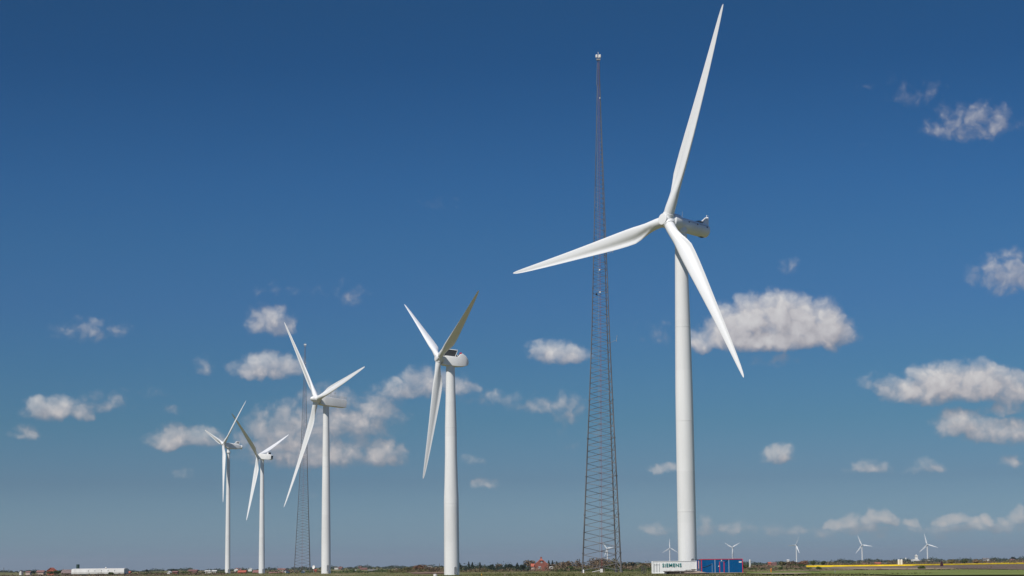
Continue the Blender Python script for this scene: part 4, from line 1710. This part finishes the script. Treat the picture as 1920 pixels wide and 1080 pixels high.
# ------------------------------------------------------------------ vegetation
def leaves(mb, c, rx, ry, rz, n, s, rnd, up=.3):
    """n leaf clumps in a lumpy ellipsoid"""
    lobes = [(rnd.uniform(-.5, .5), rnd.uniform(-.5, .5), rnd.uniform(-.15, .55), rnd.uniform(.42, .7)) for _ in range(5)] + [(0, 0, 0, .62)]
    for _ in range(n):
        lx, ly, lz, lr = rnd.choice(lobes)
        while True:
            x, y, z = rnd.uniform(-1, 1), rnd.uniform(-1, 1), rnd.uniform(-1, 1)
            q = x * x + y * y + z * z
            if .12 < q < 1:
                break
        p = Vector((c[0] + (lx + x * lr) * rx, c[1] + (ly + y * lr) * ry, c[2] + max(-1, (lz + z * lr)) * rz))
        a = Vector((rnd.gauss(0, 1), rnd.gauss(0, 1), rnd.gauss(0, .7))).normalized()
        b = a.cross(Vector((rnd.gauss(0, 1), rnd.gauss(0, 1), rnd.gauss(0, 1)))).normalized()
        ss = s * rnd.uniform(.5, 1.3)
        o = len(mb.v)
        mb.v += [tuple(p + a * ss), tuple(p - a * ss * .4 + b * ss * .8), tuple(p - a * ss * .5 - b * ss * .8)]
        mb.f.append((o, o + 1, o + 2))


def tree(name, label, px, top, base, wpx, D, m, kind='round', n=260, group=None, cat='tree', d=None):
    n = int(n * 1.6)
    p, t = at(px, base, D), at(px, top, D)
    k = D / F
    H = max(.6, t.z - p.z)
    w = wpx * k / 2
    rnd = random.Random(int(px * 13 + base * 7 + D))
    root = empty(name, tuple(p), label, cat, group)
    gz = ground(p.x, p.y) - p.z
    tr = MB()
    tr.bar((0, 0, min(-.3, max(gz - .2, -6))), (0, 0, H * .55), .035 * H + .05, .02 * H + .03, 6)
    for q in range(4):
        a = rnd.uniform(0, 6.28)
        tr.bar((0, 0, H * (.2 + .08 * q)), (w * .5 * math.cos(a), w * .5 * math.sin(a), H * (.55 + .08 * q)), .02 * H + .02, .02, 4)
    tr.build('trunk' if name != 'shrub' else 'stem', M['bark'], root, 0)
    cr = MB()
    s = max(.16, min(.62, k * 1.5))
    if kind == 'cone':
        for i in range(n):
            h = rnd.random() ** 1.2
            r = w * (1 - h) * rnd.uniform(.35, 1.15) * (1 + .25 * math.sin(h * 22)) + .05
            a = rnd.uniform(0, 6.283)
            leaves_one(cr, Vector((r * math.cos(a), r * math.sin(a), H * (.04 + .98 * h))), s * (.9 - .35 * h), rnd)
    else:
        leaves(cr, (0, 0, H * .48), w * .95, (d or w) * .95, H * .50, n, s, rnd)
    cr.build('crown' if name != 'shrub' else 'foliage', M[m], root, 0)
    return root


def leaves_one(mb, p, ss, rnd):
    a = Vector((rnd.gauss(0, 1), rnd.gauss(0, 1), rnd.gauss(-.3, .5))).normalized()
    b = a.cross(Vector((rnd.gauss(0, 1), rnd.gauss(0, 1), rnd.gauss(0, 1)))).normalized()
    o = len(mb.v)
    mb.v += [tuple(p + a * ss), tuple(p - a * ss * .4 + b * ss * .8), tuple(p - a * ss * .5 - b * ss * .8)]
    mb.f.append((o, o + 1, o + 2))


TREES = [
    # name, label, px, top, base, width, D, material, kind, n
    ('shrub', 'dark bush between the pale pink shed and the pink roof at far left', 62, 1070.5, 1075.5, 13, 1300, 'f_dark', 'round', 160),
    ('shrub', 'olive bush before the peaked red roof at far left', 93, 1069.6, 1077, 22, 1150, 'f_olive', 'round', 260),
    ('shrub', 'green bush between the peaked red roof and the brown barn', 108, 1069.6, 1077, 16, 1150, 'f_green', 'round', 200),
    ('shrub', 'dark bush growing in front of the right half of the long white barn', 207, 1072.5, 1078.5, 16, 960, 'f_green', 'round', 200),
    ('tree', 'single small dark tree on the low left ridge', 276, 1067.8, 1074, 6, 2000, 'f_dark', 'round', 120),
    ('tree', 'broad dark clump of trees on the left ridge', 325, 1066.2, 1072, 26, 2200, 'f_dark', 'round', 300),
    ('shrub', 'large dark green bush left of the leftmost tall tower', 352, 1071.5, 1079, 26, 1000, 'f_green', 'round', 320),
    ('shrub', 'russet-topped thicket on the dune right of the silver sheds', 785, 1058.3, 1075, 34, 1120, 'f_red', 'round', 500),
    ('shrub', 'wide olive thicket on the dune above the pale gabled farmhouse', 765, 1062.5, 1075, 46, 1090, 'f_olive', 'round', 600),
    ('shrub', 'brownish thicket left behind the open-roofed tower', 812, 1063.5, 1075.5, 44, 1060, 'f_brown', 'round', 600),
    ('conifer', 'dark conifer close right of the open-roofed tower', 862, 1055.5, 1070, 11, 1180, 'f_dark', 'cone', 240),
    ('conifer', 'leftmost of the pair of pointed dark conifers', 879, 1053.5, 1069, 9, 1180, 'f_dark', 'cone', 240),
    ('conifer', 'rightmost of the pair of pointed dark conifers', 886, 1054.5, 1069, 10, 1200, 'f_dark', 'cone', 240),
    ('conifer', 'solitary narrow dark conifer right of the conifer pair', 900, 1054.3, 1069, 9, 1180, 'f_dark', 'cone', 240),
    ('tree', 'dark rounded tree in the middle of the conifer row', 921, 1057.5, 1069, 16, 1200, 'f_dark', 'round', 260),
    ('tree', 'brown leafless tree in the middle of the conifer row', 936, 1057, 1069.5, 16, 1190, 'f_brown', 'round', 260),
    ('tree', 'dark tree towards the right end of the conifer row', 954, 1057.5, 1069, 18, 1200, 'f_dark', 'round', 260),
    ('conifer', 'low dark conifer left of the brick farmhouse', 970, 1055.5, 1068, 12, 1200, 'f_dark', 'cone', 240),
    ('tree', 'bare twiggy tree rising just left of the brick farmhouse', 994, 1048.8, 1068, 26, 1120, 'f_brown', 'round', 420),
    ('shrub', 'dark bush standing left before the brick farmhouse', 981, 1058, 1070, 12, 1030, 'f_dark', 'round', 220),
    ('conifer', 'first dark conifer right of the brick farmhouse', 1029, 1051, 1066, 9, 1160, 'f_dark', 'cone', 220),
    ('conifer', 'second dark conifer right of the brick farmhouse', 1036, 1051, 1066, 9, 1170, 'f_dark', 'cone', 220),
    ('conifer', 'third and shortest dark conifer right of the brick farmhouse', 1044, 1053, 1066, 9, 1180, 'f_dark', 'cone', 220),
    ('shrub', 'tall brown thicket left of the nearer lattice mast', 1062, 1051, 1071, 40, 960, 'f_brown', 'round', 700),
    ('shrub', 'green bush low before the brown thicket left of the mast', 1070, 1060, 1071.5, 26, 920, 'f_green', 'round', 320),
    ('tree', 'pale leafless tree whose trunk shows just left of the mast leg', 1084, 1046.5, 1070, 14, 940, 'f_brown', 'round', 160),
    ('shrub', 'broad brown thicket filling the mast between its legs', 1124, 1044.5, 1070, 52, 930, 'f_brown', 'round', 1000),
    ('shrub', 'yellow-green topped bush by the right leg of the mast', 1152, 1045.5, 1070, 22, 920, 'f_olive', 'round', 420),
    ('shrub', 'bright green bush low behind the cabinet under the mast', 1137, 1060, 1071, 22, 880, 'f_green', 'round', 300),
    ('tree', 'dark tree just right of the mast', 1170, 1054.5, 1068, 16, 1060, 'f_dark', 'round', 260),
    ('tree', 'round dark tree halfway between mast and white container', 1185, 1051.5, 1067, 18, 1080, 'f_dark', 'round', 320),
    ('shrub', 'dark low bushes left of the white container', 1206, 1054.5, 1066, 18, 1200, 'f_olive', 'round', 260),
    ('shrub', 'brown reedy bush under the left end of the white container roof', 1216, 1056, 1066, 18, 1100, 'f_brown', 'round', 260),
    ('shrub', 'grey-green bush against the right side of the blue cabin', 1398, 1057, 1067, 14, 1000, 'f_green', 'round', 240),
    ('shrub', 'brown thicket right of the slim white silo', 1428, 1058.5, 1066, 44, 1000, 'f_brown', 'round', 500),
    ('tree', 'greyish bare tree left in the brown thicket before the yellow field', 1466, 1051.5, 1062.5, 18, 1150, 'f_olive', 'round', 320),
    ('tree', 'brown bare tree in the centre of the thicket before the yellow field', 1484, 1051, 1063, 26, 1150, 'f_brown', 'round', 420),
    ('tree', 'russet bare tree at the right end of the thicket before the yellow field', 1505, 1051, 1062.5, 22, 1150, 'f_red', 'round', 380),
    ('shrub', 'dark green bush beneath the russet tree by the yellow field', 1494, 1057.5, 1064, 34, 1080, 'f_green', 'round', 360),
    ('tree', 'round green tree behind the left end of the yellow field', 1525, 1051.8, 1060.5, 11, 1600, 'f_green', 'round', 240),
    ('tree', 'twin-crowned green tree second behind the left end of the yellow field', 1543, 1052.5, 1060.5, 12, 1620, 'f_green', 'round', 240),
    ('shrub', 'dark shrub in the stubble before the left end of the yellow field', 1535, 1062.8, 1071.5, 13, 700, 'f_green', 'round', 300),
    ('shrub', 'small dark shrub in the stubble right of the yellow stake', 1464, 1062.8, 1069, 9, 760, 'f_green', 'round', 200),
    ('shrub', 'dark shrub at the edge of the green field before the ploughed soil', 1728, 1061, 1071.5, 18, 650, 'f_green', 'round', 420),
    ('shrub', 'low green mound of scrub far right in the ploughed field', 1853, 1064.5, 1068.5, 22, 760, 'f_green', 'round', 220),
    ('shrub', 'straw-coloured tuft at the right end of the green mound', 1859, 1062.3, 1067.5, 7, 755, 'f_straw', 'round', 120),
    ('tree', 'first round tree in the wood behind the maroon hide', 1785, 1048, 1058, 16, 1900, 'f_olive', 'round', 240),
    ('tree', 'second, greener round tree in the wood right of the maroon hide', 1808, 1047.5, 1058, 18, 1900, 'f_green', 'round', 260),
    ('tree', 'brown round tree in the wood far right of the maroon hide', 1832, 1047.5, 1057.5, 20, 1900, 'f_brown', 'round', 260),
    ('tree', 'dark tree on the skyline near the right edge', 1901, 1043.8, 1052, 16, 2700, 'f_dark', 'round', 200),
]
for t in TREES:
    tree(*t)


def scrub(name, label, x0, x1, topf, D0, D1, hgt, n, m, s, seed, base=-.2):
    """many clumps that read as one mass"""
    rnd = random.Random(seed)
    mb = MB()
    for i in range(n):
        px = rnd.uniform(x0, x1)
        D = rnd.uniform(D0, D1)
        p = on(px, D)
        h = hgt * rnd.uniform(.35, 1.0) * (.6 + .4 * math.sin(px * .11 + seed) + .25 * math.sin(px * .37 + seed * 2))
        h = max(.3, min(h, hgt * .95))
        w = h * rnd.uniform(.9, 1.8)
        for q in range(18):
            a, r = rnd.uniform(0, 6.28), rnd.random() ** .5
            hh = rnd.random()
            c = math.sqrt(max(0, 1 - (r * .9) ** 2))
            leaves_one(mb, Vector((p.x + r * w * math.cos(a), p.y + r * w * math.sin(a), p.z + base + h * hh * c + .05)), s * rnd.uniform(.6, 1.2), rnd)
    o = mb.build(name, M[m], None, 0)
    tag(o, label, 'scrub', kind='stuff')
    del o['category']


scrub('far_wood', 'bluish far wood along the ridge on the left', -20, 440, None, 2500, 3150, 4.2, 520, 'f_blue', .85, 1)
scrub('far_wood', 'far wood on the ridge between the left turbines and the dune', 430, 880, None, 2400, 3150, 4.6, 620, 'f_blue', .85, 2)
scrub('far_wood', 'far wood on the ridge behind the conifers and the mast', 850, 1240, None, 2400, 3100, 4.0, 360, 'f_blue', .85, 3)
scrub('far_wood', 'bluish far wood on the rising ridge at the right', 1380, 1960, None, 2300, 3150, 5.2, 900, 'f_blue', .9, 4)
scrub('hedge', 'brown and olive wood edge behind the yellow field', 1550, 1960, None, 1950, 2300, 5.6, 620, 'f_brown', .65, 5)
scrub('hedge', 'green wood edge behind the yellow field', 1550, 1960, None, 1950, 2300, 4.6, 300, 'f_olive', .65, 25)
scrub('dune_scrub', 'brownish scrub along the bottom left corner', -20, 420, None, 850, 985, 1.0, 620, 'f_brown', .30, 6)
scrub('dune_scrub', 'olive scrub along the bottom left corner', 60, 560, None, 950, 1500, 1.5, 520, 'f_olive', .32, 7)
scrub('hedge', 'dark hedges behind the houses by the two left turbines', 240, 620, None, 1500, 2100, 3.6, 460, 'f_green', .55, 8)
scrub('hedge', 'brown hedges behind the houses by the two left turbines', 240, 620, None, 1500, 2100, 3.4, 360, 'f_brown', .55, 28)
scrub('dune_scrub', 'olive scrub on the dune left of the open-roofed tower', 735, 960, None, 1000, 1250, 2.9, 560, 'f_olive', .36, 9)
scrub('dune_scrub', 'brown scrub on the dune around the open-roofed tower', 745, 1090, None, 1000, 1250, 3.0, 600, 'f_brown', .36, 10)
scrub('hedge', 'dark hedge along the conifer row and the farmhouse', 852, 1060, None, 1120, 1260, 6.2, 760, 'f_dark', .40, 11)
scrub('hedge', 'mixed hedge between farmhouse, mast and white container', 1036, 1222, None, 880, 1150, 5.2, 760, 'f_brown', .36, 12)
scrub('hedge', 'green hedge foot between farmhouse, mast and white container', 1040, 1225, None, 840, 1000, 2.4, 520, 'f_green', .30, 13)
scrub('dune_scrub', 'brown scrub right of the blue cabin', 1388, 1520, None, 850, 1100, 2.2, 460, 'f_brown', .32, 14)
scrub('dune_scrub', 'green scrub right of the blue cabin', 1400, 1520, None, 800, 950, 1.2, 240, 'f_green', .3, 34)
scrub('reed', 'pale dry reeds in strips before the yellow field', 1400, 1560, None, 560, 900, .7, 260, 'f_straw', .2, 15)
scrub('reed', 'pale dry reeds along the edge of the ploughed field', 1560, 1800, None, 560, 760, .55, 320, 'f_straw', .2, 16)
scrub('hedge', 'low green growth beneath the hillside houses right of the pointed-nose turbine', 615, 740, None, 1400, 2000, 2.6, 360, 'f_green', .5, 17)


def rough_grass():
    rnd = random.Random(20)
    mb = MB()
    for i in range(26000):
        px = rnd.uniform(-10, 1930)
        D = 330 + 620 * rnd.random() ** 1.4
        if px > 1420 and 430 < D < 620 and rnd.random() < .93:
            continue
        if 1240 < px < 1395 and 440 < D < 486:
            continue
        p = on(px, D)
        patch = math.sin(p.x * .13 + 1) + math.sin(p.y * .05 + p.x * .04)
        h = rnd.uniform(.06, .22) * (1.5 if patch > .6 else .8)
        for q in range(2):
            a = rnd.uniform(0, 6.28)
            w = rnd.uniform(.08, .25)
            dx, dy = math.cos(a) * w, math.sin(a) * w
            o = len(mb.v)
            mb.v += [(p.x - dx, p.y - dy, p.z - .02), (p.x + dx, p.y + dy, p.z - .02), (p.x + rnd.uniform(-.15, .15), p.y + rnd.uniform(-.1, .1), p.z + h)]
            mb.f.append((o, o + 1, o + 2))
    m = foliage('rough_grass_blades', (.060, .082, .020), (.19, .175, .07), .12)
    o = mb.build('grass', m, None, 0)
    tag(o, 'rough tussocky grass across the near meadow', kind='stuff')


rough_grass()


# ------------------------------------------------------------------ air
def haze():
    m = bpy.data.materials.new('haze_air')
    m.use_nodes = True
    nt = m.node_tree
    for n_ in list(nt.nodes):
        nt.nodes.remove(n_)
    out = nt.nodes.new('ShaderNodeOutputMaterial')
    pv = nt.nodes.new('ShaderNodeVolumePrincipled')
    pv.inputs['Color'].default_value = (.78, .86, .95, 1)
    pv.inputs['Density'].default_value = 4.0e-5
    pv.inputs['Anisotropy'].default_value = .2
    nt.links.new(pv.outputs[0], out.inputs['Volume'])
    mb = MB()
    mb.box(-9000, 9000, -3100, 31000, -7, 180)
    mb.box
    o = mb.build('haze', m, None, 0)
    tag(o, 'thin pale air that fades the far ridge', kind='stuff')


HAZE = True
if HAZE:
    haze()
